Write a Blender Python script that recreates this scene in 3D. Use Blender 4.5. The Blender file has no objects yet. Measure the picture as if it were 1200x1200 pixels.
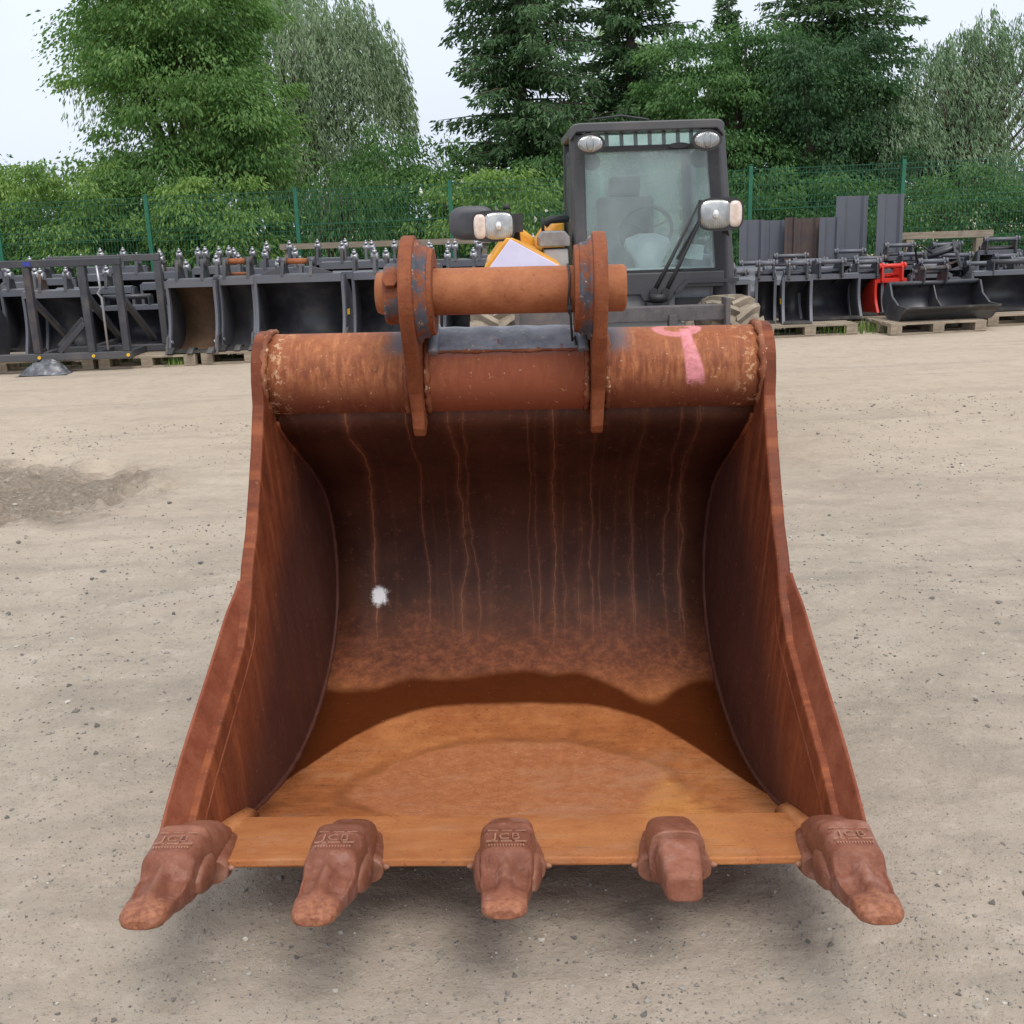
import bpy, bmesh, math, random
import numpy as np
from mathutils import Vector, Matrix, Euler
random.seed(7); RNG = np.random.default_rng(11)
rad = math.radians
S = bpy.context.scene
COL = S.collection

# ------------------------------------------------------------------ camera
H = 1.6
cam = bpy.data.cameras.new('camera'); cam.sensor_width = 36.0; cam.lens = 36.0*1250/1200
cam.clip_start = 0.05; cam.clip_end = 2000
camo = bpy.data.objects.new('camera', cam); COL.objects.link(camo)
camo.matrix_world = Matrix.Translation((0, 0, H)) @ Matrix.Rotation(rad(90-15.43), 4, 'X') @ Matrix.Rotation(rad(-1.9), 4, 'Z')
S.camera = camo
S.render.resolution_x = S.render.resolution_y = 1024

# ------------------------------------------------------------------ world, sun, exposure
SUN_EL, SUN_AZ = 60.0, 158.0           # azimuth clockwise from +Y
W = bpy.data.worlds.new('World'); S.world = W; W.use_nodes = True
wt = W.node_tree; wt.nodes.clear()
wo = wt.nodes.new('ShaderNodeOutputWorld'); bg = wt.nodes.new('ShaderNodeBackground'); bg.inputs['Strength'].default_value = 0.1
sky = wt.nodes.new('ShaderNodeTexSky'); sky.sky_type = 'NISHITA'; sky.sun_disc = False
sky.sun_elevation = rad(SUN_EL); sky.sun_rotation = rad(SUN_AZ); sky.air_density = 1.5; sky.dust_density = 4.0
tc = wt.nodes.new('ShaderNodeTexCoord'); sp = wt.nodes.new('ShaderNodeSeparateXYZ'); wt.links.new(tc.outputs['Generated'], sp.inputs[0])
wr = wt.nodes.new('ShaderNodeValToRGB')          # overcast cloud sheet: brighter towards the zenith
wr.color_ramp.elements[0].position = 0.0; wr.color_ramp.elements[0].color = (.68, .75, .89, 1)
wr.color_ramp.elements[1].position = 0.9; wr.color_ramp.elements[1].color = (.96, .98, 1.0, 1)
wt.links.new(sp.outputs[2], wr.inputs[0])
wn = wt.nodes.new('ShaderNodeTexNoise'); wn.inputs['Scale'].default_value = 2.2; wn.inputs['Detail'].default_value = 5
wmp = wt.nodes.new('ShaderNodeMapping'); wmp.inputs['Scale'].default_value = (1, 1, 2.6)
wt.links.new(tc.outputs['Generated'], wmp.inputs[0]); wt.links.new(wmp.outputs[0], wn.inputs['Vector'])
wmr = wt.nodes.new('ShaderNodeMapRange'); wmr.inputs[1].default_value = .3; wmr.inputs[2].default_value = .7; wmr.inputs[3].default_value = 8.6; wmr.inputs[4].default_value = 9.6
wt.links.new(wn.outputs['Fac'], wmr.inputs[0])
wv = wt.nodes.new('ShaderNodeVectorMath'); wv.operation = 'SCALE'
wt.links.new(wr.outputs['Color'], wv.inputs[0]); wt.links.new(wmr.outputs[0], wv.inputs['Scale'])
wm = wt.nodes.new('ShaderNodeMix'); wm.data_type = 'RGBA'; wm.inputs['Factor'].default_value = 0.9
wt.links.new(sky.outputs[0], wm.inputs['A']); wt.links.new(wv.outputs[0], wm.inputs['B'])
wt.links.new(wm.outputs['Result'], bg.inputs['Color']); wt.links.new(bg.outputs[0], wo.inputs[0])

sun = bpy.data.lights.new('sun', 'SUN'); sun.energy = 1.5; sun.angle = rad(30); sun.color = (1, .97, .92)
suno = bpy.data.objects.new('sun', sun); COL.objects.link(suno)
az, el = rad(SUN_AZ), rad(SUN_EL)
sdir = Vector((math.sin(az)*math.cos(el), math.cos(az)*math.cos(el), math.sin(el)))
suno.rotation_euler = sdir.to_track_quat('Z', 'Y').to_euler(); suno.location = sdir*30
S.view_settings.view_transform = 'Standard'; S.view_settings.look = 'None'
S.view_settings.exposure = 0.48; S.view_settings.gamma = 1.0; S.view_settings.use_curve_mapping = False

# ------------------------------------------------------------------ object helpers
def link(o, parent=None):
    COL.objects.link(o)
    if parent is not None: o.parent = parent
    return o
def tag(o, label=None, cat=None, group=None, kind=None):
    if label: o['label'] = label
    if cat: o['category'] = cat
    if group: o['group'] = group
    if kind: o['kind'] = kind
    return o
def thing(name, label, cat, loc=(0, 0, 0), rz=0.0, group=None, rot=None):
    o = bpy.data.objects.new(name, None); o.empty_display_size = .1; o.location = loc
    o.rotation_euler = rot if rot else (0, 0, rz)
    return tag(link(o), label, cat, group)
def kids(o): return [c for c in bpy.data.objects if c.parent == o]
def copy_tree(o, parent=None, ch=None):
    if ch is None:
        ch = {}
        for c in bpy.data.objects:
            if c.parent: ch.setdefault(c.parent, []).append(c)
    n = o.copy(); COL.objects.link(n)
    if parent is not None: n.parent = parent
    for c in ch.get(o, []): copy_tree(c, n, ch)
    return n

class MB:
    """collects verts/faces, builds ONE mesh object"""
    def __init__(s): s.v = []; s.f = []; s.sm = []
    def add(s, vs, fs, smooth=False):
        b = len(s.v); s.v += [tuple(p) for p in vs]; s.f += [tuple(i+b for i in f) for f in fs]; s.sm += [smooth]*len(fs); return s
    def box(s, c, d, rot=None):
        hx, hy, hz = d[0]/2, d[1]/2, d[2]/2
        vs = [Vector((x, y, z)) for x in (-hx, hx) for y in (-hy, hy) for z in (-hz, hz)]
        if rot is not None:
            R = Euler(rot).to_matrix(); vs = [R @ v for v in vs]
        vs = [v + Vector(c) for v in vs]
        return s.add(vs, [(0, 1, 3, 2), (4, 6, 7, 5), (0, 4, 5, 1), (2, 3, 7, 6), (0, 2, 6, 4), (1, 5, 7, 3)])
    def bar(s, a, b, w, h=None, up=(0, 0, 1)):
        h = h or w; a, b = Vector(a), Vector(b); d = (b-a); L = d.length; d.normalize()
        x = d.cross(Vector(up))
        if x.length < 1e-4: x = d.cross(Vector((1, 0, 0)))
        x.normalize(); y = x.cross(d)
        vs = [p + x*sx*w/2 + y*sy*h/2 for p in (a, b) for sx, sy in ((-1, -1), (1, -1), (1, 1), (-1, 1))]
        return s.add(vs, [(0, 1, 2, 3)[::-1], (4, 5, 6, 7), (0, 1, 5, 4), (1, 2, 6, 5), (2, 3, 7, 6), (3, 0, 4, 7)])
    def tube(s, pts, r, n=8, caps=True, smooth=True):
        pts = [Vector(p) for p in pts]; rr = r if isinstance(r, (list, tuple)) else [r]*len(pts)
        vs = []; fs = []; prev = None
        for i, p in enumerate(pts):
            t = (pts[min(i+1, len(pts)-1)] - pts[max(i-1, 0)]).normalized()
            if prev is None:
                a = t.cross(Vector((0, 0, 1)))
                if a.length < 1e-3: a = t.cross(Vector((1, 0, 0)))
            else: a = prev - t*prev.dot(t)
            a.normalize(); prev = a; b = t.cross(a)
            for k in range(n):
                q = 2*math.pi*k/n; vs.append(p + (a*math.cos(q) + b*math.sin(q))*rr[i])
        for i in range(len(pts)-1):
            for k in range(n):
                fs.append((i*n+k, i*n+(k+1) % n, (i+1)*n+(k+1) % n, (i+1)*n+k))
        s.add(vs, fs, smooth)
        if caps:
            b = len(s.v)-len(vs)
            s.f += [tuple(b+k for k in range(n))[::-1], tuple(b+(len(pts)-1)*n+k for k in range(n))]; s.sm += [False, False]
        return s
    def cyl(s, a, b, r, n=20, r2=None): return s.tube([a, b], [r, r if r2 is None else r2], n)
    def prism(s, poly, x0, x1, fx=None):
        """poly in (y,z), extruded along x; fx(y,z,side) may give x per vertex"""
        n = len(poly)
        A = [(x0 if fx is None else fx(p, 0), p[0], p[1]) for p in poly]; B = [(x1 if fx is None else fx(p, 1), p[0], p[1]) for p in poly]
        fs = [tuple(range(n)), tuple(range(n, 2*n))[::-1]]
        fs += [(i, i+n, (i+1) % n+n, (i+1) % n) for i in range(n)]
        return s.add(A+B, fs)
    def loft(s, secs, closed=True, caps=True, smooth=True):
        n = len(secs[0]); vs = [p for q in secs for p in q]; fs = []
        for i in range(len(secs)-1):
            for k in range(n if closed else n-1):
                fs.append((i*n+k, i*n+(k+1) % n, (i+1)*n+(k+1) % n, (i+1)*n+k))
        s.add(vs, fs, smooth)
        if caps:
            b = len(s.v)-len(vs); s.f += [tuple(b+k for k in range(n))[::-1], tuple(b+(len(secs)-1)*n+k for k in range(n))]; s.sm += [False, False]
        return s
    def build(s, name, mat, parent=None, bevel=0, seg=2, smooth=None, loc=None):
        me = bpy.data.meshes.new(name); me.from_pydata(s.v, [], s.f)
        me.polygons.foreach_set('use_smooth', [smooth if smooth is not None else q for q in s.sm] if s.f else [])
        bm = bmesh.new(); bm.from_mesh(me); bmesh.ops.recalc_face_normals(bm, faces=bm.faces); bm.to_mesh(me); bm.free()
        me.materials.append(mat); o = bpy.data.objects.new(name, me); link(o, parent)
        if loc: o.location = loc
        if bevel:
            m = o.modifiers.new('bevel', 'BEVEL'); m.width = bevel; m.segments = seg; m.limit_method = 'ANGLE'; m.angle_limit = rad(40); m.harden_normals = False
        return o
def np_mesh(name, V, Q, mat, parent=None, smooth=False, loc=None):
    V = np.asarray(V, dtype=np.float32); Q = np.asarray(Q, dtype=np.int32); k = Q.shape[1]
    me = bpy.data.meshes.new(name); me.vertices.add(len(V)); me.vertices.foreach_set('co', V.ravel())
    me.loops.add(Q.size); me.loops.foreach_set('vertex_index', Q.ravel())
    me.polygons.add(len(Q)); me.polygons.foreach_set('loop_start', np.arange(0, Q.size, k, dtype=np.int32))
    me.polygons.foreach_set('use_smooth', np.full(len(Q), smooth))
    me.update(calc_edges=True); me.materials.append(mat)
    o = bpy.data.objects.new(name, me); link(o, parent)
    if loc: o.location = loc
    return o
def catmull(P, n):
    out = []
    for i in range(len(P)-1):
        p0, p1, p2, p3 = P[max(i-1, 0)], P[i], P[i+1], P[min(i+2, len(P)-1)]
        for k in range(n):
            t = k/n
            out.append(tuple(.5*((2*b)+(-a+c)*t+(2*a-5*b+4*c-d)*t*t+(-a+3*b-3*c+d)*t**3) for a, b, c, d in zip(p0, p1, p2, p3)))
    out.append(tuple(P[-1])); return out
def vnoise(x, y, seed=0):
    xi = np.floor(x).astype(np.int64); yi = np.floor(y).astype(np.int64); fx = x-xi; fy = y-yi
    fx = fx*fx*(3-2*fx); fy = fy*fy*(3-2*fy)
    def h(a, b):
        q = (a*374761393 + b*668265263 + seed*974634777) & 0xffffffff
        q = ((q ^ (q >> 13))*1274126177) & 0xffffffff
        return ((q ^ (q >> 16)) & 0xffff)/65535.0
    return (h(xi, yi)*(1-fx)+h(xi+1, yi)*fx)*(1-fy)+(h(xi, yi+1)*(1-fx)+h(xi+1, yi+1)*fx)*fy
def fbm(x, y, sc, oct=4, seed=0):
    r = 0; a = .5; t = 0
    for i in range(oct):
        r = r+a*vnoise(x*sc+i*17.3, y*sc+i*9.1, seed+i); t += a; a *= .5; sc *= 2.07
    return r/t
def sst(a, b, x): t = np.clip((x-a)/(b-a), 0, 1); return t*t*(3-2*t)
def gz(x, y): return float(.010*x*sst(6, 12, np.float64(y)))       # the yard rises a little to the right

# ------------------------------------------------------------------ material helpers
class G:
    def __init__(s, name):
        s.m = bpy.data.materials.new(name); s.m.use_nodes = True; s.t = s.m.node_tree
        s.b = s.t.nodes['Principled BSDF']; s.o = s.t.nodes['Material Output']
    def n(s, ty, **k):
        x = s.t.nodes.new(ty)
        for a, v in k.items(): setattr(x, a, v)
        return x
    def set(s, sock, v):
        if isinstance(v, bpy.types.NodeSocket): s.t.links.new(v, sock)
        elif isinstance(v, (tuple, list)) and len(v) == 3 and sock.type == 'RGBA': sock.default_value = (*v, 1)
        else: sock.default_value = v
    def obj(s): return s.n('ShaderNodeTexCoord').outputs['Object']
    def rnd(s): return s.n('ShaderNodeNewGeometry').outputs['Random Per Island']
    def orand(s): return s.n('ShaderNodeObjectInfo').outputs['Random']
    def math(s, op, a, b=0.0, c=0.0, clamp=False):
        x = s.n('ShaderNodeMath', operation=op, use_clamp=clamp); s.set(x.inputs[0], a); s.set(x.inputs[1], b)
        if op in ('MULTIPLY_ADD', 'SMOOTH_MIN', 'WRAP', 'COMPARE'): s.set(x.inputs[2], c)
        return x.outputs[0]
    def add(s, a, b): return s.math('ADD', a, b)
    def sub(s, a, b): return s.math('SUBTRACT', a, b)
    def mul(s, a, b): return s.math('MULTIPLY', a, b)
    def mx(s, a, b): return s.math('MAXIMUM', a, b)
    def mn(s, a, b): return s.math('MINIMUM', a, b)
    def ss(s, x, lo, hi, a=0.0, b=1.0):
        r = s.n('ShaderNodeMapRange', interpolation_type='SMOOTHSTEP'); s.set(r.inputs[0], x); r.inputs[1].default_value = lo; r.inputs[2].default_value = hi; r.inputs[3].default_value = a; r.inputs[4].default_value = b
        return r.outputs[0]
    def sep(s, v): x = s.n('ShaderNodeSeparateXYZ'); s.set(x.inputs[0], v); return x.outputs
    def comb(s, x, y, z):
        c = s.n('ShaderNodeCombineXYZ')
        for i, q in enumerate((x, y, z)): s.set(c.inputs[i], q)
        return c.outputs[0]
    def map(s, v, scale=(1, 1, 1), loc=(0, 0, 0)):
        x = s.n('ShaderNodeMapping'); s.set(x.inputs[0], v); x.inputs['Scale'].default_value = scale; x.inputs['Location'].default_value = loc; return x.outputs[0]
    def noise(s, v, scale, detail=5, rough=.6, dist=0.0):
        x = s.n('ShaderNodeTexNoise'); s.set(x.inputs['Vector'], v); x.inputs['Scale'].default_value = scale; x.inputs['Detail'].default_value = detail; x.inputs['Roughness'].default_value = rough; x.inputs['Distortion'].default_value = dist
        return x.outputs['Fac']
    def vor(s, v, scale, feat='F1'):
        x = s.n('ShaderNodeTexVoronoi', feature=feat); s.set(x.inputs['Vector'], v); x.inputs['Scale'].default_value = scale; return x.outputs['Distance']
    def ramp(s, f, pts):
        x = s.n('ShaderNodeValToRGB'); s.set(x.inputs[0], f); e = x.color_ramp.elements
        while len(e) < len(pts): e.new(.5)
        for q, (p, c) in zip(e, pts): q.position = p; q.color = (*c, 1)
        return x.outputs['Color']
    def mix(s, f, a, b, blend='MIX'):
        x = s.n('ShaderNodeMix', data_type='RGBA', blend_type=blend); s.set(x.inputs['Factor'], f); s.set(x.inputs['A'], a); s.set(x.inputs['B'], b); return x.outputs['Result']
    def bump(s, h, strength=.5, dist=.01, normal=None):
        x = s.n('ShaderNodeBump'); s.set(x.inputs['Height'], h); x.inputs['Strength'].default_value = strength; x.inputs['Distance'].default_value = dist
        if normal: s.set(x.inputs['Normal'], normal)
        return x.outputs[0]
    def fin(s, col=None, rough=None, normal=None, metal=None, spec=None):
        if col is not None: s.set(s.b.inputs['Base Color'], col)
        if rough is not None: s.set(s.b.inputs['Roughness'], rough)
        if normal is not None: s.set(s.b.inputs['Normal'], normal)
        if metal is not None: s.set(s.b.inputs['Metallic'], metal)
        if spec is not None: s.set(s.b.inputs['Specular IOR Level'], spec)
        return s.m
def flat(name, col, rough=.5, metal=0.0, nz=.15, sc=8.0, bump=0.0):
    g = G(name); v = g.obj(); n = g.noise(v, sc, 6)
    c = g.mix(g.ss(n, .3, .7), tuple(x*(1-nz) for x in col), tuple(min(1, x*(1+nz)) for x in col))
    return g.fin(c, rough, g.bump(g.noise(v, sc*9, 4), bump, .004) if bump else None, metal)

# rust ---------------------------------------------------------------
DK, MD, LT = (.085, .026, .016), (.235, .072, .033), (.40, .145, .058)
def rust(g, v, shift=0.0, dk=DK, md=MD, lt=LT, contrast=1.0):
    n1 = g.noise(v, 2.3, 7, .62, .4); n2 = g.noise(v, 17, 6, .65); n3 = g.noise(v, 95, 4, .7)
    f = g.add(g.add(g.mul(n1, .5), g.mul(n2, .33)), g.mul(n3, .17))
    f = g.add(f, shift)
    c = g.ramp(f, [(.5-.20*contrast, dk), (.5, md), (.5+.17*contrast, lt)])
    pit = g.ss(g.noise(v, 60, 3, .6), .60, .72)
    c = g.mix(g.mul(pit, .35), c, tuple(x*.55 for x in dk))
    c = g.mix(1.0, c, (.88, .90, .97), 'MULTIPLY')
    return c, n2, n3
def rust_mat(name, shift=0.0, rough=.62, bs=.35, **k):
    g = G(name); v = g.obj(); c, n2, n3 = rust(g, v, shift, **k)
    h = g.add(g.mul(n2, .5), g.mul(g.noise(v, 160, 4, .7), .5))
    return g.fin(c, g.ss(n2, .3, .7, rough-.1, rough+.12), g.bump(h, bs, .006), spec=.16)
M = {}
M['rust_plate'] = None

# ------------------------------------------------------------------ hero bucket materials (object space = bucket frame)
BY = 2.85                                      # bucket frame: y = world depth - BY
TUBE = (3.26-BY, 1.145, .128)                  # torque tube centre y, z, radius
def shell_material():
    g = G('rusted_shell_steel'); v = g.obj(); x, y, z = g.sep(v)
    base, n2, n3 = rust(g, v, .02, dk=(.16, .048, .018), md=(.37, .120, .036), lt=(.54, .21, .070))
    # horizontal scuffing of the floor
    scr = g.noise(g.map(v, (9, 42, 22)), 1.0, 6, .7)
    base = g.mix(g.ss(scr, .48, .66, 0, .12), base, (.66, .29, .12))
    scr2 = g.noise(g.map(v, (7, 95, 40), (3, 1, 0)), 1.0, 4, .7)
    base = g.mix(g.mul(g.ss(scr2, .57, .66), g.ss(g.math('ABSOLUTE', x), .30, .60, .10, .55)), base, (.09, .04, .022))
    # big worn oval in the middle and an ochre wedge right of it
    ex = g.math('DIVIDE', g.sub(x, .0), .46); ey = g.math('DIVIDE', g.sub(y, 2.67-BY), .30)
    r = g.math('SQRT', g.add(g.mul(ex, ex), g.mul(ey, ey))); r = g.add(r, g.mul(g.sub(g.noise(v, 6, 4), .5), .25))
    oval = g.ss(r, .93, 1.02, 1, 0)
    ovc = g.mix(g.ss(g.noise(v, 28, 7, .8), .36, .68), (.32, .110, .046), (.44, .175, .082))
    ovc = g.mix(g.mul(g.ss(g.noise(v, 150, 3, .7), .60, .68), .5), ovc, (.68, .44, .28))
    base = g.mix(g.mul(oval, .8), base, ovc)
    rim = g.mul(g.ss(r, .96, 1.01), g.ss(r, 1.03, 1.12, 1, 0))
    base = g.mix(g.mul(rim, g.ss(n2, .35, .65, 0, .55)), base, (.12, .045, .022))
    wx = g.math('ABSOLUTE', g.sub(x, g.add(.42, g.mul(g.sub(n2, .5), .05))))
    ww = g.mul(g.ss(y, 2.40-BY, 2.80-BY, 1, 0), .10)
    wedge = g.mul(g.ss(g.sub(wx, ww), -.03, .035, 1, 0), g.ss(y, 2.72-BY, 2.80-BY, 1, 0))
    base = g.mix(g.mul(wedge, g.ss(n2, .3, .7, .35, .8)), base, (.60, .27, .085))
    lipm = g.ss(g.add(y, g.mul(g.sub(g.noise(g.map(v, (1, 4, 4)), 4, 5, .65), .5), .12)), 2.46-BY, 2.34-BY); base = g.mix(g.mul(lipm, .7), base, g.mix(g.ss(g.noise(g.map(v, (3, 5, 5)), 1.8, 8, .75), .3, .7), (.35, .125, .046), (.47, .195, .075)))
    # back sheet: smooth dark mill scale, interior shade painted in, rusty towards the bottom
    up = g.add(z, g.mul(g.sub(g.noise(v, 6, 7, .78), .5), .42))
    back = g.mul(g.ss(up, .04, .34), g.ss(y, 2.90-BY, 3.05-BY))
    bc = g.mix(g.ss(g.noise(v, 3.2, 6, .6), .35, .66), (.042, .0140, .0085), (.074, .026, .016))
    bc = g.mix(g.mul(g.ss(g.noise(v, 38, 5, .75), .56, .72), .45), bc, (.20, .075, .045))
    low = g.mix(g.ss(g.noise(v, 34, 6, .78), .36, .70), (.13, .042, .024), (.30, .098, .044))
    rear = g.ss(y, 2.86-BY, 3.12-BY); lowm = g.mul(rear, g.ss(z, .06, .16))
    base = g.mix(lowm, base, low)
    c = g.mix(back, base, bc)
    # rust runs down the back sheet
    for sc, wob, th, wd, col, seed in ((6.3, .055, .42, .020, (.34, .135, .075), 0.0), (11.7, .042, .52, .030, (.26, .10, .056), 7.3), (19, .03, .62, .05, (.20, .075, .042), 3.1)):
        zz = g.mul(z, 1.0)
        wv = g.sub(g.noise(g.comb(g.mul(x, 1.7), seed, g.mul(z, 3.2)), 1.0, 6, .58), .5)
        xs = g.mul(g.add(g.add(x, 3.0+seed), g.mul(wv, wob*2.2)), sc)
        cell = g.math('FLOOR', xs); fr = g.math('FRACT', xs)
        w1 = g.n('ShaderNodeTexWhiteNoise', noise_dimensions='1D'); g.set(w1.inputs['W'], cell)
        r1, r2, r3 = g.sep(w1.outputs['Color'])
        d = g.math('ABSOLUTE', g.sub(fr, g.add(.25, g.mul(r1, .5))))
        wid = g.mul(g.add(.22, g.mul(r2, 1.5)), wd)
        line = g.sub(1.0, g.math('DIVIDE', d, wid)); line = g.math('MAXIMUM', line, 0.0)
        line = g.add(g.mul(g.math('POWER', line, 1.6), .75), g.mul(g.ss(d, 0.0, .16, 1, 0), .22))
        line = g.mul(line, g.math('GREATER_THAN', r3, th))
        line = g.mul(line, g.mul(g.mul(g.ss(z, .15, .30), g.ss(g.sub(z, g.mul(r1, .8)), .9, .15, .25, 1)), g.add(.35, g.mul(r2, .6))))
        line = g.mul(line, g.ss(g.noise(g.comb(x, seed, g.mul(z, 3)), 9, 4, .7), .28, .55, .25, 1))
        c = g.mix(line, c, col)
    # dark, glossier band along the bottom
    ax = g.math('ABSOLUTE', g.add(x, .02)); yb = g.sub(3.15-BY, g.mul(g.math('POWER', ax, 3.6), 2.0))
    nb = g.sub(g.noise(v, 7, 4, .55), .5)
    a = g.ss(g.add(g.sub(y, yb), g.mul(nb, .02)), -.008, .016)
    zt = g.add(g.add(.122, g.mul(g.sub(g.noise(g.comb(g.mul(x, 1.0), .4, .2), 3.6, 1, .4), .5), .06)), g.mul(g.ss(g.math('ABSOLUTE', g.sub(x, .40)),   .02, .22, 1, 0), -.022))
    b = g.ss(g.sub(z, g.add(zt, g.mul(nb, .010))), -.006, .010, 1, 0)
    low_band = g.mul(a, b)
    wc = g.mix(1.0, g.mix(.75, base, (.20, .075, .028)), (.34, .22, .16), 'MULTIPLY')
    c = g.mix(low_band, c, wc)
    # specks, grit and dry dust
    c = g.mix(g.mul(g.ss(g.noise(v, 120, 3, .75), .60, .68), .55), c, (.085, .034, .020))
    c = g.mix(g.mul(g.ss(g.noise(v, 75, 4, .8), .66, .72), .5), c, (.50, .31, .19))
    du = g.mul(g.mul(g.ss(g.noise(g.map(v, (3, 6, 6)), 1.3, 7, .75), .48, .70), .35), g.ss(y, 3.05-BY, 2.75-BY)); c = g.mix(g.mul(du, g.sub(1.0, low_band)), c, (.43, .26, .16))
    # short scratches across the floor
    sx = g.noise(g.map(v, (9, 130, 60), (1, 4, 2)), 1.0, 3, .6); c = g.mix(g.mul(g.mul(g.ss(sx, .66, .70), .45), g.ss(y, 2.75-BY, 2.45-BY)), c, (.10, .042, .022))
    # white glint painted into the back sheet colour
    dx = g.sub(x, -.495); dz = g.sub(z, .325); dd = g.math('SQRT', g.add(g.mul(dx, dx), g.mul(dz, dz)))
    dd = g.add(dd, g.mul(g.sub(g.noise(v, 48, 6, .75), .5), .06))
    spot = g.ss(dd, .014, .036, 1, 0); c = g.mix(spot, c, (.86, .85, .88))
    ro = g.mix(back, (.6, .6, .6), (.56, .56, .56)); ro = g.mix(low_band, ro, (.30, .30, .30)); ro = g.mix(spot, ro, (.8, .8, .8))
    h = g.add(g.mul(n2, .4), g.mul(g.noise(v, 150, 4, .7), .5)); h = g.mul(h, g.add(g.mul(g.sub(1.0, back), .8), .2))
    return g.fin(c, ro, g.bump(h, .30, .006), spec=.16)
def tube_material():
    g = G('rusted_tube_steel'); v = g.obj(); x, y, z = g.sep(v)
    ang = g.math('ARCTAN2', g.sub(z, TUBE[1]), g.sub(TUBE[0], y))      # 0 at the front, pi/2 on top
    c, n2, n3 = rust(g, v, .05, dk=(.135, .038, .019), md=(.315, .100, .041), lt=(.48, .195, .085))
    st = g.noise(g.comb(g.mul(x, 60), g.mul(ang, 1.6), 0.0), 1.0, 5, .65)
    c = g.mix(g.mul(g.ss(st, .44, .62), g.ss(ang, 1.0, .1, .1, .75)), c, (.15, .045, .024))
    c = g.mix(g.mul(g.ss(st, .46, .36), .35), c, (.56, .24, .10))
    lo = g.ss(g.add(ang, g.mul(g.sub(st, .5), 1.6)), -.75, .15, 1, 0); c = g.mix(g.mul(lo, .75), c, (.13, .036, .020))  # weaker light on the lower tube half painted as darker rust
    mid = g.mul(g.ss(g.math('ABSOLUTE', x), .22, .27, 1, 0), g.ss(g.noise(v, 4, 4), .2, .6, .4, .8)); c = g.mix(mid, c, (.25, .070, .036))
    # leftover grey paint beside the lifting plates
    ns = g.mul(g.sub(g.noise(v, 16, 6, .7), .5), .10)
    gp = g.mul(g.ss(g.add(g.math('ABSOLUTE', g.add(x, .012)), ns), .31, .385, 1, 0), g.ss(g.add(ang, ns), .45, .80)); c = g.mix(g.mul(gp, .9), c, (.135, .145, .175))
    chip = g.mx(g.mul(g.ss(g.noise(v, 70, 3, .7), .66, .70), .7), g.mul(g.mul(g.ss(g.math('ABSOLUTE', x), .64, .70), g.ss(g.noise(v, 34, 5, .75), .54, .60)), .8)); c = g.mix(chip, c, (.55, .34, .20))
    # pink spray mark
    stw = g.ss(ang, -.3, 1.2, .027, .015); stx = g.math('ABSOLUTE', g.sub(x, g.ss(ang, -.3, 1.2, .540, .515)))
    stem = g.mul(g.ss(g.sub(stx, stw), -.005, .006, 1, 0), g.mul(g.ss(g.add(ang, g.mul(g.sub(g.noise(v, 90, 3), .5), .5)), -.30, -.05), g.ss(ang, 1.25, 1.35, 1, 0)))
    rx = g.math('DIVIDE', g.sub(x, .492), .056); ra = g.math('DIVIDE', g.sub(ang, 1.35), .30); rr = g.math('SQRT', g.add(g.mul(rx, rx), g.mul(ra, ra)))
    ring = g.ss(g.math('ABSOLUTE', g.sub(rr, 1.0)), .22, .42, 1, 0)
    pk = g.mul(g.mx(stem, g.mul(ring, .75)), g.ss(g.noise(v, 42, 5, .75), .28, .60, .35, .78)); c = g.mix(pk, c, (.78, .30, .36))
    h = g.add(g.mul(n2, .5), g.mul(g.noise(v, 140, 4, .7), .5))
    return g.fin(c, g.ss(n2, .3, .7, .5, .7), g.bump(h, .28, .005), spec=.16)
def painted_rust(name, paint, amount, chipc=(.62, .42, .28)):
    g = G(name); v = g.obj(); c, n2, n3 = rust(g, v, .0)
    pm = g.ss(g.add(g.noise(v, 9, 7, .7), g.mul(g.sub(n3, .5), .2)), amount-.05, amount+.05, 1, 0)
    pc = g.mix(g.ss(n2, .3, .7), tuple(q*.7 for q in paint), tuple(q*1.25 for q in paint))
    c = g.mix(pm, c, pc); c = g.mix(g.mul(g.ss(g.noise(v, 45, 5, .75), .60, .66), .8), c, chipc)
    return g.fin(c, .55, g.bump(g.add(n2, g.mul(pm, .15)), .3, .005), spec=.16)
def side_material():
    g = G('rusted_side_steel'); v = g.obj(); x, y, z = g.sep(v)
    c, n2, n3 = rust(g, v, -.01, dk=(.095, .024, .012), md=(.205, .053, .022), lt=(.31, .095, .040))
    st = g.noise(g.map(v, (1, 26, 2.2)), 1.0, 5, .6)                   # runs down the sheet
    c = g.mix(g.ss(st, .50, .68, 0, .5), c, (.34, .105, .040)); c = g.mix(g.ss(st, .48, .34, 0, .45), c, (.085, .024, .014))
    # inner face: darker scale, interior shade painted in, away from the front edge
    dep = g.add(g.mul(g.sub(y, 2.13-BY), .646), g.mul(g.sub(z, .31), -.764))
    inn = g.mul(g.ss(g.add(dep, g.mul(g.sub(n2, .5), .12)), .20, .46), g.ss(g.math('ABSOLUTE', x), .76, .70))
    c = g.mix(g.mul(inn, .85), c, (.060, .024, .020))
    c = g.mix(g.mul(g.ss(g.noise(v, 65, 4, .75), .64, .70), .4), c, (.50, .28, .17))
    h = g.add(g.mul(n2, .5), g.mul(g.noise(v, 150, 4, .7), .5))
    return g.fin(c, g.ss(n2, .3, .7, .45, .62), g.bump(h, .22, .005), spec=.16)
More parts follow.
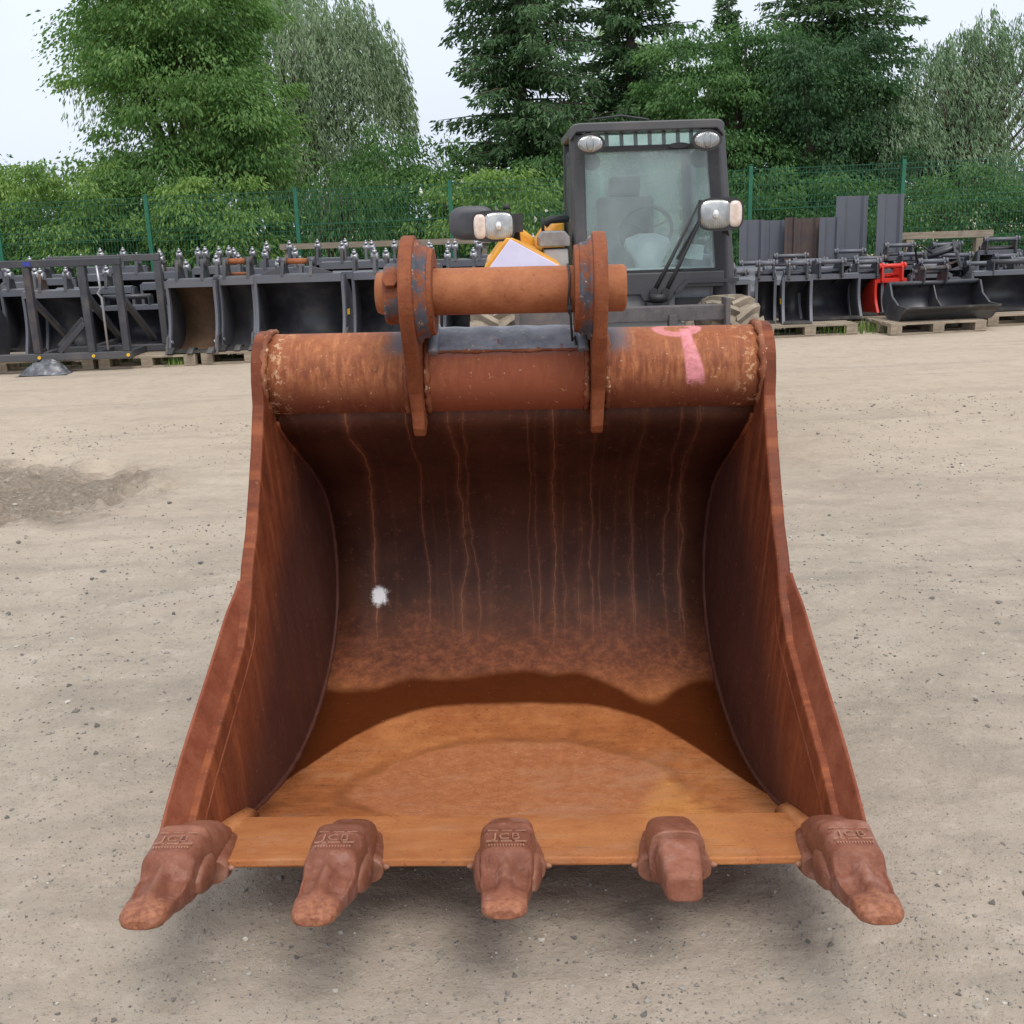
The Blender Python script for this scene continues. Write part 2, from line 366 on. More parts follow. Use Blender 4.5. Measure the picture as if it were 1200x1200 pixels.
def cast_material(name, tip=True):
    g = G(name); v = g.obj(); c, n2, n3 = rust(g, v, .0, dk=(.110, .036, .020), md=(.235, .084, .048), lt=(.36, .150, .092))
    x, y, z = g.sep(v)
    c = g.mix(g.mul(g.ss(n2, .52, .66), .35), c, (.35, .20, .17))
    if tip:
        tp = g.ss(g.add(y, g.mul(g.sub(n2, .5), .10)), 1.82-BY, 1.775-BY)
        c = g.mix(g.mul(tp, .6), c, g.mix(g.ss(n3, .3, .7), (.20, .07, .04), (.42, .18, .095)))
    gl = g.n('ShaderNodeNewGeometry').outputs['Pointiness']
    c = g.mix(g.ss(gl, .54, .64, 0, .40), c, (.56, .32, .22))
    return g.fin(c, g.ss(n2, .3, .7, .30, .52), g.bump(g.add(n2, g.add(g.mul(n3, .6), g.mul(g.noise(v, 260, 3, .7), .4))), .55, .005), spec=.16)
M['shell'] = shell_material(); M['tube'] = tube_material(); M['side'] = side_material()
M['cutter'] = rust_mat('rusted_cutter_steel', .02, .5, .22, dk=(.11, .030, .016), md=(.235, .066, .032), lt=(.34, .112, .056))
M['edge'] = rust_mat('rusted_edge_steel', .06, .5, .25, dk=(.26, .085, .034), md=(.48, .175, .062), lt=(.62, .27, .105))
M['ear'] = rust_mat('rusted_ear_steel', .0, .6, .5, dk=(.11, .030, .014), md=(.26, .078, .032), lt=(.40, .14, .062))
M['boss'] = painted_rust('grey_painted_boss', (.085, .092, .112), .50)
M['saddle'] = painted_rust('grey_painted_saddle', (.23, .245, .29), .62)
M['pin'] = rust_mat('rusted_pin_steel', .04, .55, .3, dk=(.15, .043, .019), md=(.32, .104, .042), lt=(.47, .185, .078))
M['weld'] = painted_rust('flaking_weld_metal', (.26, .10, .052), .50, (.74, .50, .32))
M['tooth'] = cast_material('cast_tooth_steel'); M['adapter'] = cast_material('cast_adapter_steel', False)
M['wire'] = flat('dark_tie_wire', (.02, .02, .022), .5)

# ------------------------------------------------------------------ hero bucket
HB = thing('excavator_bucket', 'large rusty excavator bucket lying open towards the viewer in the middle of the yard', 'bucket', (-.006, BY, 0), rot=(0, rad(.5), rad(-1.8)))
def P(y, z): return (y-BY, z)
EB, NB = (2.13-BY, .31), (.646, -.764)
def dep(p): return max(0.0, (p[0]-EB[0])*NB[0]+(p[1]-EB[1])*NB[1])
def hwo(p): return .772 - .095*dep(p)/.95                 # outer half width, tapering towards the back
TH = .036
def hwi(p): return hwo(p)-TH
SH = catmull([P(*q) for q in ((2.15, .192), (2.33, .145), (2.55, .088), (2.75, .054), (2.95, .052), (3.17, .092), (3.38, .182), (3.52, .305), (3.59, .45), (3.60, .585), (3.555, .70), (3.455, .80), (3.335, .885), (3.20, .99), (3.19, 1.06))], 6)
def offset(path, d):
    out = []
    for i, p in enumerate(path):
        a, b = path[max(i-1, 0)], path[min(i+1, len(path)-1)]; t = Vector((b[0]-a[0], b[1]-a[1])).normalized()
        out.append((p[0]+t.y*d, p[1]-t.x*d))
    return out
SHO = offset(SH, .026)
mb = MB(); secs = []
NXS = 12
for p, q in zip(SH, SHO):
    row = []
    w = hwi(p)+.004
    row += [(-w+2*w*k/NXS, p[0], p[1]) for k in range(NXS+1)]
    row += [(w-2*w*k/NXS, q[0], q[1]) for k in range(NXS+1)]
    secs.append(row)
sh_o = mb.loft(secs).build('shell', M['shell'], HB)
# side plates
front = [P(*q) for q in ((2.075, .215), (2.10, .285), (2.256, .376), (2.426, .459), (2.60, .545), (2.717, .611), (2.80, .69), (2.869, .759), (2.95, .865), (3.026, .97), (3.10, 1.085), (3.118, 1.15))]
front = [front[0]] + [(p[0]+.046*NB[0]*k, p[1]+.046*NB[1]*k) for p, k in zip(front[1:6], (1, 1, 1, 1, .45))] + front[6:]
arc = [(TUBE[0]+.139*math.cos(a), TUBE[1]+.139*math.sin(a)) for a in np.linspace(rad(170), rad(5), 12)]
bk = [P(3.42, 1.03), P(3.45, .95)]
outer_path = [p for p in offset(SH, .030) if p[1] < .86 or p[0] > P(3.45, 0)[0]][::-1]
outer_path = [p for p in outer_path if p[1] <= .84 and not (p[0] < P(3.4, 0)[0] and p[1] > .5)]
poly = front + arc + bk + outer_path
for s in (-1, 1):
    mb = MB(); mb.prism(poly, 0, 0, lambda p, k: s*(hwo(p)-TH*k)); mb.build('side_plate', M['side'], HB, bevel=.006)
    # wear plate welded along the lower half of the front edge
    mb = MB(); secs = []
    pts = catmull([P(*q) for q in ((2.765, .655), (2.717, .611), (2.60, .545), (2.426, .459), (2.256, .376), (2.10, .285), (2.055, .235))], 4)
    for i, p in enumerate(pts):
        a, b = pts[max(i-1, 0)], pts[min(i+1, len(pts)-1)]; t = Vector((b[0]-a[0], b[1]-a[1])).normalized(); n = Vector((-t.y, t.x))
        if n.dot(Vector(NB)) < 0: n = -n
        k = sst(0, 7, np.float64(i)); f = -.018*k; wd = .02+.078*k
        pf = (p[0]+n.x*f, p[1]+n.y*f); pb = (p[0]+n.x*wd, p[1]+n.y*wd)
        w = hwo(p)
        secs.append([(s*(w+.003+.010*k), *pf), (s*(w-.004+.010*k), *pf), (s*(hwi(pb)-.0015*k), *pb), (s*(hwi(pb)), pb[0]+n.x*.012, pb[1]+n.y*.012), (s*(hwo(pb)+.002+.010*k), *pb)])
    mb.loft(secs, smooth=False).build('side_cutter', M['cutter'], HB, bevel=.004)
    # weld beads: side to shell and side to tube, corner fillet at the lip
    mb = MB(); rr = [random.uniform(.006, .0105) for i in range(len(SH))]
    mb.tube([(s*(hwi(p)-.002), p[0], p[1]) for p in SH[5:-4]], rr[5:-4], 6); mb.build('weld_bead', M['side'], HB)
    mb = MB(); a_ = np.linspace(rad(205), rad(-70), 26)
    mb.tube([(s*(.733+.003*math.sin(i*2.1)), TUBE[0]-.134*math.cos(rad(180)-t), TUBE[1]+.134*math.sin(t)) for i, t in enumerate(np.linspace(rad(60), rad(230), 26))], [random.uniform(.007, .014) for i in range(26)], 7)
    mb.build('weld_bead', M['weld'], HB)
    mb = MB(); secs = []
    for yy, zz, wd in ((2.10, .222, .052), (2.25, .18, .048), (2.38, .142, .040), (2.46, .118, .032)):
        p = P(yy, zz); w = hwi(p); secs.append([(s*w, p[0], p[1]-.01), (s*(w-wd), p[0], p[1]-.004), (s*(w-wd*.5), p[0], p[1]+.012), (s*w, p[0], p[1]+wd*.55)])
    mb.loft(secs).build('corner_fillet', M['edge'], HB)
# torque tube
mb = MB(); secs = []
for x in np.linspace(-.74, .74, 25):
    secs.append([(x, TUBE[0]+TUBE[2]*math.cos(a), TUBE[1]+TUBE[2]*math.sin(a)) for a in np.linspace(0, 2*math.pi, 56, endpoint=False)])
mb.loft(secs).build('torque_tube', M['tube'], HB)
# grey saddle strip between the lifting plates with raised collars
mb = MB(); secs = []
for x in np.linspace(-.242, .222, 14):
    an = np.linspace(rad(78), rad(143), 18); jit = .0015*math.sin(x*60)
    secs.append([(x, TUBE[0]+(TUBE[2]+.011+jit)*math.cos(a), TUBE[1]+(TUBE[2]+.011+jit)*math.sin(a)) for a in an]+[(x, TUBE[0]+(TUBE[2]-.004)*math.cos(a), TUBE[1]+(TUBE[2]-.004)*math.sin(a)) for a in an[::-1]])
mb.loft(secs).build('saddle_plate', M['saddle'], HB)
for xc in (-.232, .212):
    mb = MB(); an = np.linspace(rad(70), rad(147), 18)
    mb.tube([(xc, TUBE[0]+(TUBE[2]+.008)*math.cos(a), TUBE[1]+(TUBE[2]+.008)*math.sin(a)) for a in an], .017, 8).build('collar', M['saddle'], HB)
mb = MB(); a0 = rad(143)
mb.tube([(x, TUBE[0]+(TUBE[2]+.003)*math.cos(a0+.012*math.sin(x*47)), TUBE[1]+(TUBE[2]+.003)*math.sin(a0+.012*math.sin(x*47))) for x in np.linspace(-.24, .22, 40)], [random.uniform(.004, .009) for i in range(40)], 6).build('weld_bead', M['weld'], HB)
# lifting plates (ears), bosses, pin
PC = P(3.10, 1.40); ER = .158; PR = .066
ear = [(PC[0]+ER*math.cos(a), PC[1]+ER*math.sin(a)) for a in np.linspace(rad(30), rad(205), 26)]
ear += [P(*q) for q in ((2.985, 1.27), (3.03, 1.20), (3.085, 1.11), (3.105, 1.05), (3.115, 1.0), (3.135, .972), (3.17, .985))]
ear += [P(*q) for q in ((3.30, 1.05), (3.40, .98), (3.50, .86), (3.58, .86), (3.70, .95), (3.755, 1.05))]
EC2 = P(3.66, 1.12)
ear += [(EC2[0]+.11*math.cos(a), EC2[1]+.11*math.sin(a)) for a in np.linspace(rad(-20), rad(70), 8)]
for xc in (-.282, .252):
    s = -1 if xc < 0 else 1
    mb = MB(); mb.prism(ear, 0, 0, lambda p, k: xc+(1 if k else -1)*(.020-.002*float(sst(1.12, .97, np.float64(p[1])))*(p[0] < P(3.2, 0)[0]))+(-s*.003*float(sst(1.15, .97, np.float64(p[1]))))); e = mb.build('ear', M['ear'], HB, bevel=.008)
    x0 = xc-s*.020; x1 = xc-s*.057
    mb = MB(); secs = []
    for x, r in ((x0+s*.004, .150), (x0-s*.010, .142), (x0-s*.014, .131), (x1+s*.006, .129), (x1, .123)):
        secs.append([(x, PC[0]+r*math.cos(a), PC[1]+r*math.sin(a)) for a in np.linspace(0, 2*math.pi, 48, endpoint=False)])
    mb.loft(secs).build('boss', M['boss'], e)
    mb = MB(); secs = []
    for x, r in ((x1+s*.0015, .1235), (x1-s*.012, .121), (x1-s*.012, .070)):
        secs.append([(x, PC[0]+r*math.cos(a), PC[1]+r*math.sin(a)) for a in np.linspace(0, 2*math.pi, 48, endpoint=False)])
    mb.loft(secs, caps=False, smooth=False).build('boss_face', M['ear'], e)
    for sd in (-1, 1):        # weld between plate and tube front
        mb = MB(); an = np.linspace(rad(120), rad(232), 24)
        mb.tube([(xc+sd*(.030+.002*math.sin(k*2.3)), TUBE[0]+(TUBE[2]+.002)*math.cos(a), TUBE[1]+(TUBE[2]+.002)*math.sin(a)) for k, a in enumerate(an)], [random.uniform(.007, .013) for k in range(24)], 6).build('weld_bead', M['weld'], e)
mb = MB(); secs = []
for x, r in ((-.350, .055), (-.347, PR), (-.2, PR), (0, PR), (.15, PR), (.322, PR), (.330, PR-.006), (.330, .03)):
    secs.append([(x, PC[0]+r*math.cos(a), PC[1]+r*math.sin(a)) for a in np.linspace(0, 2*math.pi, 40, endpoint=False)])
pin = mb.loft(secs).build('pin', M['pin'], HB)
mb = MB(); secs = []
for x, r in ((-.380, .048), (-.377, .056), (-.356, .064), (-.352, .066)):
    secs.append([(x, PC[0]+r*math.cos(a), PC[1]+r*math.sin(a)) for a in np.linspace(0, 2*math.pi, 32, endpoint=False)])
mb.loft(secs).build('pin_end', M['pin'], pin)
mb = MB(); secs = []
for x, r in ((-.306, .082), (-.308, .086), (-.348, .086), (-.353, .080)):
    secs.append([(x, PC[0]+r*math.cos(a), PC[1]-.004+r*math.sin(a)) for a in np.linspace(0, 2*math.pi, 36, endpoint=False)])
mb.loft(secs).build('collar', M['boss'], pin, smooth=False, bevel=.003)
mb = MB(); bd = Vector((0, -math.cos(rad(28)), math.sin(rad(28)))); bc = Vector((-.328, PC[0], PC[1]-.004))
mb.tube([bc+bd*.08, bc+bd*.104], [.024, .024], 6, smooth=False).build('bolt', M['ear'], pin, bevel=.002)
# second (link) pin behind
mb = MB(); mb.cyl((-.33, *EC2), (.33, *EC2), .055, 24).build('pin', M['pin'], HB)
# tie wire round the pin, hanging on to the tube
mb = MB(); pts = [(.168+.002*math.sin(3*a), PC[0]+(PR+.003)*math.cos(a), PC[1]+(PR+.003)*math.sin(a)) for a in np.linspace(rad(200), rad(-170), 26)]
pts += [(.170, PC[0]-PR-.008, PC[1]-.04), (.172, PC[0]-PR+.005, PC[1]-.085), (.176, PC[0]-.05, PC[1]-.14), (.186, TUBE[0]-.088, TUBE[1]+.115), (.190, TUBE[0]-.108, TUBE[1]+.092)]
mb.tube(pts, .0035, 6).build('tie_wire', M['wire'], HB)
mb = MB(); mb.box((.169, PC[0]-PR-.009, PC[1]-.045), (.012, .008, .012)).build('tie_buckle', M['wire'], HB)

# cutting edge
ln = Vector((2.37-2.09, .138-.212)).normalized()
le = [P(2.085, .205), P(2.09, .222), P(2.395, .146), P(2.415, .118), P(2.16, .190)]
mb = MB(); wl = .735
secs = []
for x in np.linspace(-wl, wl, 61):
    j = .0022*math.sin(x*9)+.0012*math.sin(x*23)
    secs.append([(x, p[0]+(j if i < 2 else 0), p[1]) for i, p in enumerate(le)])
mb.loft(secs, smooth=False).build('cutting_edge', M['shell'], HB, bevel=.004)

# teeth -------------------------------------------------------------
def superell(cx, cy, cz, ux, uz, hw, hh, n=36, e=3.2, top=None):
    out = []
    for k in range(n):
        a = 2*math.pi*k/n; c, s = math.cos(a), math.sin(a)
        px = hw*math.copysign(abs(c)**(2/e), c); pz = hh*math.copysign(abs(s)**(2/e), s)
        if top: pz += top(px/hw, pz/hh)
        out.append((cx+px, cy+uz[0]*pz, cz+uz[1]*pz))
    return out
def interp(tab, t):
    for (a, *A), (b, *B) in zip(tab, tab[1:]):
        if a <= t <= b:
            q = (t-a)/(b-a); q = q*q*(3-2*q); return [x+(y-x)*q for x, y in zip(A, B)]
    return tab[-1][1:]
A0 = P(2.055, .262); A1 = P(1.735, .322)
TL = math.hypot(A1[0]-A0[0], A1[1]-A0[1]); TD = ((A1[0]-A0[0])/TL, (A1[1]-A0[1])/TL); TU = (TD[1], -TD[0])
TU = (-TU[0], -TU[1]) if TU[1] < 0 else TU
# t, half width, half height, centre offset
CAP = [(0, .056, .060, -.003), (.025, .064, .068, 0), (.08, .0640, .066, 0), (.38, .061, .058, .0), (.52, .057, .047, -.002), (.75, .051, .031, -.003), (.92, .048, .020, -.004), (.975, .040, .014, -.005), (1.0, .026, .008, -.006)]
def scoop(u, t):
    a = float(sst(.40, .475, np.float64(t))*(1-sst(.60, .88, np.float64(t)))); b = float(sst(.20, .36, np.float64(abs(u)))*(1-.55*sst(.78, 1.0, np.float64(abs(u)))))
    return .031*a*b
def tooth_cap(xc, lean, worn):
    mb = MB(); secs = []
    N = 60
    for i in range(N+1):
        t = i/N; t = 1-(1-t)**1.15
        hw, hh, off = interp(CAP, t); L = TL*(1-worn*.12)
        cy = A0[0]+TD[0]*L*t+TU[0]*off; cz = A0[1]+TD[1]*L*t+TU[1]*off
        def top(u, w, t=t):
            if w < .1: return 0.0
            f = min(1, (w-.1)*2.2); groove = .0035*math.exp(-((t-.105)/.018)**2)
            return (-scoop(u, t)-groove+.0025*math.exp(-((t-.05)/.03)**2))*f
        secs.append(superell(xc+lean*t, cy, cz, None, TU, hw*.93*(1+.012*math.sin(t*23+xc*9)), hh, 56, 4.6-2.0*t, top))
    mb.loft(secs)
    for s in (-1, 1):         # side locking lugs
        sc = []
        for t, w, h in ((.03, .006, .012), (.08, .016, .030), (.20, .020, .038), (.32, .014, .030), (.42, .004, .012)):
            sc.append(superell(xc+lean*t+s*.054, A0[0]+TD[0]*TL*t, A0[1]+TD[1]*TL*t-.018, None, TU, w, h, 16, 2.6))
        mb.loft(sc)
    return mb.build('tooth', M['tooth'], HB, bevel=0)
def font_mesh(txt, size, ext):
    cu = bpy.data.curves.new('emblem', 'FONT'); cu.body = txt; cu.size = size; cu.extrude = ext; cu.align_x = 'CENTER'; cu.space_character = 1.15; cu.resolution_u = 3
    o = bpy.data.objects.new('emblem', cu); COL.objects.link(o); dg = bpy.context.evaluated_depsgraph_get()
    me = bpy.data.meshes.new_from_object(o.evaluated_get(dg)); bpy.data.objects.remove(o); bpy.data.curves.remove(cu); me.materials.clear(); me.materials.append(M['tooth']); return me
EMB = font_mesh('JCB', .034, .0022)
emb_rot = None
def adapter(xc):
    mb = MB(); secs = []
    tab = [(0, .030, .010, .0), (.12, .044, .030, .012), (.45, .055, .052, .026), (.72, .060, .060, .026), (1, .060, .062, .022)]
    a0 = P(2.275, .168); a1 = P(2.03, .238)
    for i in range(15):
        t = i/14; hw, hh, off = interp(tab, t); secs.append(superell(xc, a0[0]+(a1[0]-a0[0])*t, a0[1]+(a1[1]-a0[1])*t+off, None, (0, 1), hw, hh, 32, 3.4))
    mb.loft(secs)
    secs = []                 # one wide saddle flaring on to the lip
    for t, w, h in ((0, .040, .012), (.15, .055, .030), (.5, .070, .040), (.85, .083, .040), (1, .080, .034)):
        y = P(2.28, 0)[0]+(P(2.065, 0)[0]-P(2.28, 0)[0])*t; z = .165+.042*t
        secs.append(superell(xc, y, z, None, (0, 1), w, h, 28, 2.8))
    mb.loft(secs)
    for s in (-1, 1): mb.tube([(xc+s*.082, P(2.085, 0)[0], .205), (xc+s*.088, P(2.078, 0)[0], .210), (xc+s*.094, P(2.076, 0)[0], .211)], [.008, .006, .003], 8)
    return mb.build('adapter', M['adapter'], HB)
for i, (xc, lean, worn) in enumerate(((-.715, .014, .0), (-.366, -.006, .25), (-.004, .0, .9), (.362, 0, None), (.722, -.012, .1))):
    a = adapter(xc)
    if worn is None:
        mb = MB(); secs = []
        tab = [(0, .058, .056, 0), (.12, .060, .058, 0), (.2, .047, .048, .006), (.75, .041, .038, .004), (.95, .037, .031, .002), (1, .028, .022, 0)]
        for k in range(20):
            t = k/19; hw, hh, off = interp(tab, t); L = .150
            secs.append(superell(xc, A0[0]+TD[0]*L*t, A0[1]+TD[1]*L*t*.5+off-.012, None, TU, hw, hh, 32, 5.0))
        o = mb.loft(secs).build('adapter_nose', M['tooth'], HB); o['label'] = 'bare adapter nose whose tooth is missing'
        continue
    t_ = tooth_cap(xc, lean, worn)
    def on_top(t, up=.0): 
        hw, hh, off = interp(CAP, t); return Vector((xc+lean*t, A0[0]+TD[0]*TL*t+TU[0]*(hh+up), A0[1]+TD[1]*TL*t+TU[1]*(hh+up)))
    pa, pb = on_top(.14), on_top(.32); tg = (pa-pb).normalized(); nu = Vector((1, 0, 0)).cross(tg); tx = tg.cross(nu)
    emb_rot = Matrix((tx, tg, nu)).transposed(); ang = math.atan2(tg.z, tg.y)
    o = bpy.data.objects.new('emblem', EMB); link(o, t_); p = on_top(.27, .0020)
    o.matrix_local = Matrix.Translation(p) @ emb_rot.to_4x4()
    mb = MB()                 # embossed frame lines and a row of tiny raised marks
    for k in (-1, 0, 1): mb.box(on_top(.285, .0005)+Vector((k*.030, 0, 0)), (.024, .003, .003), (ang, 0, 0))
    for k in (-1, 0, 1): mb.box(on_top(.145, .0005)+Vector((k*.030, 0, 0)), (.022, .002, .0025), (ang, 0, 0))
    for k in range(-6, 7): mb.box(on_top(.335, .0003)+Vector((k*.006, 0, 0)), (.0025, .007, .0025), (ang, 0, 0))
    mb.build('raised_mark', M['tooth'], t_)['kind'] = 'stuff'

# ================================================================== background materials
def black_paint(name, col=(.020, .022, .028), dust=.35, rough=.38):
    g = G(name); v = g.obj(); n = g.noise(v, 4, 6, .65); r = g.orand()
    c = g.mix(g.mul(g.ss(n, .45, .75), dust), col, (.16, .145, .125))
    c = g.mix(g.mul(g.ss(g.noise(v, 30, 4, .7), .62, .70), .5), c, (.15, .07, .04))
    c = g.mix(g.mul(g.ss(r, .55, 1.0), .35), c, (.14, .135, .135)); c = g.mix(g.mul(g.ss(r, .12, .0), g.ss(n, .4, .6, 0, .8)), c, (.13, .065, .035))
    return g.fin(c, g.add(rough, g.mul(n, .2)), g.bump(g.noise(v, 60, 4), .08, .004), spec=.55)
M['black'] = black_paint('black_gloss_paint', (.036, .038, .048), .40, .30)
M['greyblack'] = black_paint('sheen_grey_paint', (.105, .110, .135), .35, .36)  # black paint lightened to carry sky sheen on tops and edges; also for blades
M['blackrust'] = black_paint('worn_black_paint', (.028, .027, .028), .7, .5)
M['ochre_in'] = rust_mat('brown_worn_lining', .0, .6, .2, dk=(.06, .04, .03), md=(.14, .085, .05), lt=(.22, .13, .07))
M['steelbolt'] = flat('zinc_bolt', (.36, .36, .38), .4, .7)
M['red'] = flat('red_paint', (.62, .035, .022), .4, 0, .1)
M['yellow_dec'] = flat('yellow_decal', (.75, .45, .03), .5)
M['bluedec'] = flat('blue_decal', (.03, .05, .30), .5)
M['sheet'] = black_paint('weathered_sheet_steel', (.095, .103, .128), .40, .5)
M['sheetrust'] = rust_mat('rust_streaked_sheet', -.03, .65, .2, dk=(.07, .065, .075), md=(.12, .085, .07), lt=(.25, .11, .06))
M['post'] = flat('green_coated_post', (.016, .135, .075), .45)
M['wirem'] = flat('green_coated_wire', (.012, .10, .055), .5)
def wood_mat(name, a, b):
    g = G(name); v = g.obj(); r = g.orand()
    n = g.noise(g.map(v, (3, 40, 40)), 1, 5, .6); c = g.mix(g.ss(n, .3, .7), a, b)
    c = g.mix(g.mul(r, .5), c, tuple(q*.55 for q in a))
    c = g.mix(g.mul(g.ss(g.noise(v, 6, 5), .55, .7), .4), c, (.10, .085, .07))
    return g.fin(c, .8, g.bump(n, .3, .004))
M['wood'] = wood_mat('weathered_pallet_wood', (.27, .215, .155), (.40, .33, .25))
M['bark'] = flat('bark', (.075, .058, .042), .9, 0, .4, 6, .6)
M['tyre'] = None

# ------------------------------------------------------------------ ground
def ground_height(X, Y):
    z = .010*X*sst(6, 12, Y)
    near = 1-sst(7, 13, Y)
    z = z + (fbm(X, Y, .55, 3, 3)-.5)*.05*near*sst(.6, 2.2, np.hypot(X, Y-2.8))
    z = z + (fbm(X, Y*.8, 4.2, 4, 5)-.5)*.018*(1-sst(9, 16, Y))*(.4+1.2*sst(.35, .7, fbm(X, Y, .9, 3, 15)))
    z = z + (fbm(X*.6, Y, 24., 3, 8)-.5)*.0085*(1-sst(4, 8, Y))
    # shallow hollow with broken edge to the left
    e = (X+3.7)/1.55*.85 + (Y-6.75)*.25; q = np.hypot((X+4.0)/1.9, (Y-6.6)/1.15)+(fbm(X, Y, 1.8, 4, 21)-.5)*.5
    hol = 1-sst(.80, .98, q)
    z = z - hol*.05 + hol*(fbm(X, Y, 6.0, 4, 31)-.5)*.13+hol*np.maximum(0, fbm(X, Y, 11., 3, 33)-.52)*.16
    # wheel track with lug prints on the right
    cx = 2.35+.16*(Y-3.2); tr = np.exp(-((X-cx)/.17)**2)*sst(1.7, 2.4, Y)*(1-sst(4.6, 5.6, Y))
    z = z - tr*.016*(fbm(X, Y, 1.6, 2, 44)) + tr*.010*np.sin((Y+.5*np.abs(X-cx))*34)*sst(.4, .6, fbm(X, Y, 1.1, 2, 45))
    cx2 = -1.9-.30*(Y-3.5); tr2 = np.exp(-((X-cx2)/.20)**2)*sst(2.5, 3.2, Y)*(1-sst(6.5, 8, Y)); z = z-tr2*.010
    return z
ys = np.concatenate([np.array([-40, -15, -5, -1, .2, .7, .95]), np.arange(1.1, 4.6, .0155), np.geomspace(4.62, 17, 210), np.array([18, 20, 24, 32, 50, 90, 160, 300, 600])])
xn = np.concatenate([np.arange(0, 2.6, .0165), np.geomspace(2.62, 9, 95), np.array([10, 12, 16, 24, 40, 80, 160, 350])])
xs = np.concatenate([-xn[::-1], xn[1:]])
GX, GY = np.meshgrid(xs, ys); GZ = ground_height(GX, GY); GZ = GZ - .0
nx, ny = len(xs), len(ys); idx = np.arange(nx*ny).reshape(ny, nx)
Q = np.stack([idx[:-1, :-1], idx[:-1, 1:], idx[1:, 1:], idx[1:, :-1]], -1).reshape(-1, 4)
def ground_material():
    g = G('compacted_stone_dust'); v = g.obj(); x, y, z = g.sep(v)
    big = g.noise(v, .45, 5, .6, .6); mid = g.noise(g.map(v, (1, 1.6, 1)), 2.4, 6, .65); fine = g.noise(v, 38, 5, .7); grit = g.noise(v, 190, 3, .75)
    c = g.mix(g.ss(big, .32, .68), (.405, .348, .288), (.49, .425, .355))
    c = g.mix(g.mul(g.ss(mid, .44, .66), .45), c, (.275, .24, .205))
    pat = g.noise(g.map(v, (.8, 1.5, 1), (4, 2, 0)), 1.1, 7, .7, .5); c = g.mix(g.mul(g.ss(pat, .52, .64), .35), c, (.29, .25, .21)); c = g.mix(g.mul(g.ss(pat, .44, .34), .45), c, (.53, .475, .405))
    c = g.mix(g.mul(g.ss(mid, .46, .30), .5), c, (.45, .405, .345))
    warm = g.ss(g.add(y, g.mul(g.sub(big, .5), 4.0)), 4.0, 9.0); c = g.mix(g.mul(warm, .55), c, (.55, .455, .355))
    tr = g.noise(g.map(v, (.35, 2.6, 1)), 1.0, 5, .6, .8); c = g.mix(g.mul(g.ss(tr, .52, .66), .22), c, (.245, .210, .178))
    # damp soil of the hollow
    ex = g.math('DIVIDE', g.add(x, 4.0), 1.9); ey = g.math('DIVIDE', g.sub(y, 6.6), 1.15)
    q = g.math('SQRT', g.add(g.mul(ex, ex), g.mul(ey, ey))); q = g.add(q, g.mul(g.sub(g.noise(v, 1.8, 5, .65), .5), .7))
    hol = g.ss(g.add(q, g.mul(g.sub(g.noise(v, 7, 5, .7), .5), .35)), .70, 1.08, 1, 0); c = g.mix(g.mul(hol, g.ss(fine, .25, .75, .5, .95)), c, (.155, .125, .098))
    mot = g.noise(v, 9, 8, .75); c = g.mix(g.mul(g.ss(mot, .52, .68), .5), c, (.31, .27, .225)); c = g.mix(g.mul(g.ss(mot, .46, .34), .4), c, (.56, .50, .43))
    c = g.mix(g.mul(g.ss(fine, .55, .72), .4), c, (.22, .19, .165)); c = g.mix(g.mul(g.ss(fine, .42, .28), .35), c, (.48, .44, .39))
    c = g.mix(g.mul(g.ss(grit, .62, .74), .35), c, (.18, .16, .14)); c = g.mix(g.mul(g.ss(grit, .40, .30), .3), c, (.56, .52, .47))
    vo = g.vor(v, 70); st = g.ss(vo, .10, .22, 1, 0); c = g.mix(g.mul(st, g.ss(g.noise(v, 3, 4), .45, .65, 0, .45)), c, (.20, .18, .165))
    c = g.mix(1.0, c, (.86, .845, .83), 'MULTIPLY')
    h = g.add(g.add(g.mul(fine, .6), g.mul(grit, .25)), g.mul(st, .35))
    return g.fin(c, .92, g.bump(g.add(h, g.mul(g.noise(v, 11, 6, .7), 1.3)), .7, .014), spec=.2)
gr = np_mesh('ground', np.stack([GX, GY, GZ], -1).reshape(-1, 3), Q, ground_material(), None, True); tag(gr, kind='structure')
def gh(x, y): return float(ground_height(np.array([float(x)]), np.array([float(y)]))[0])

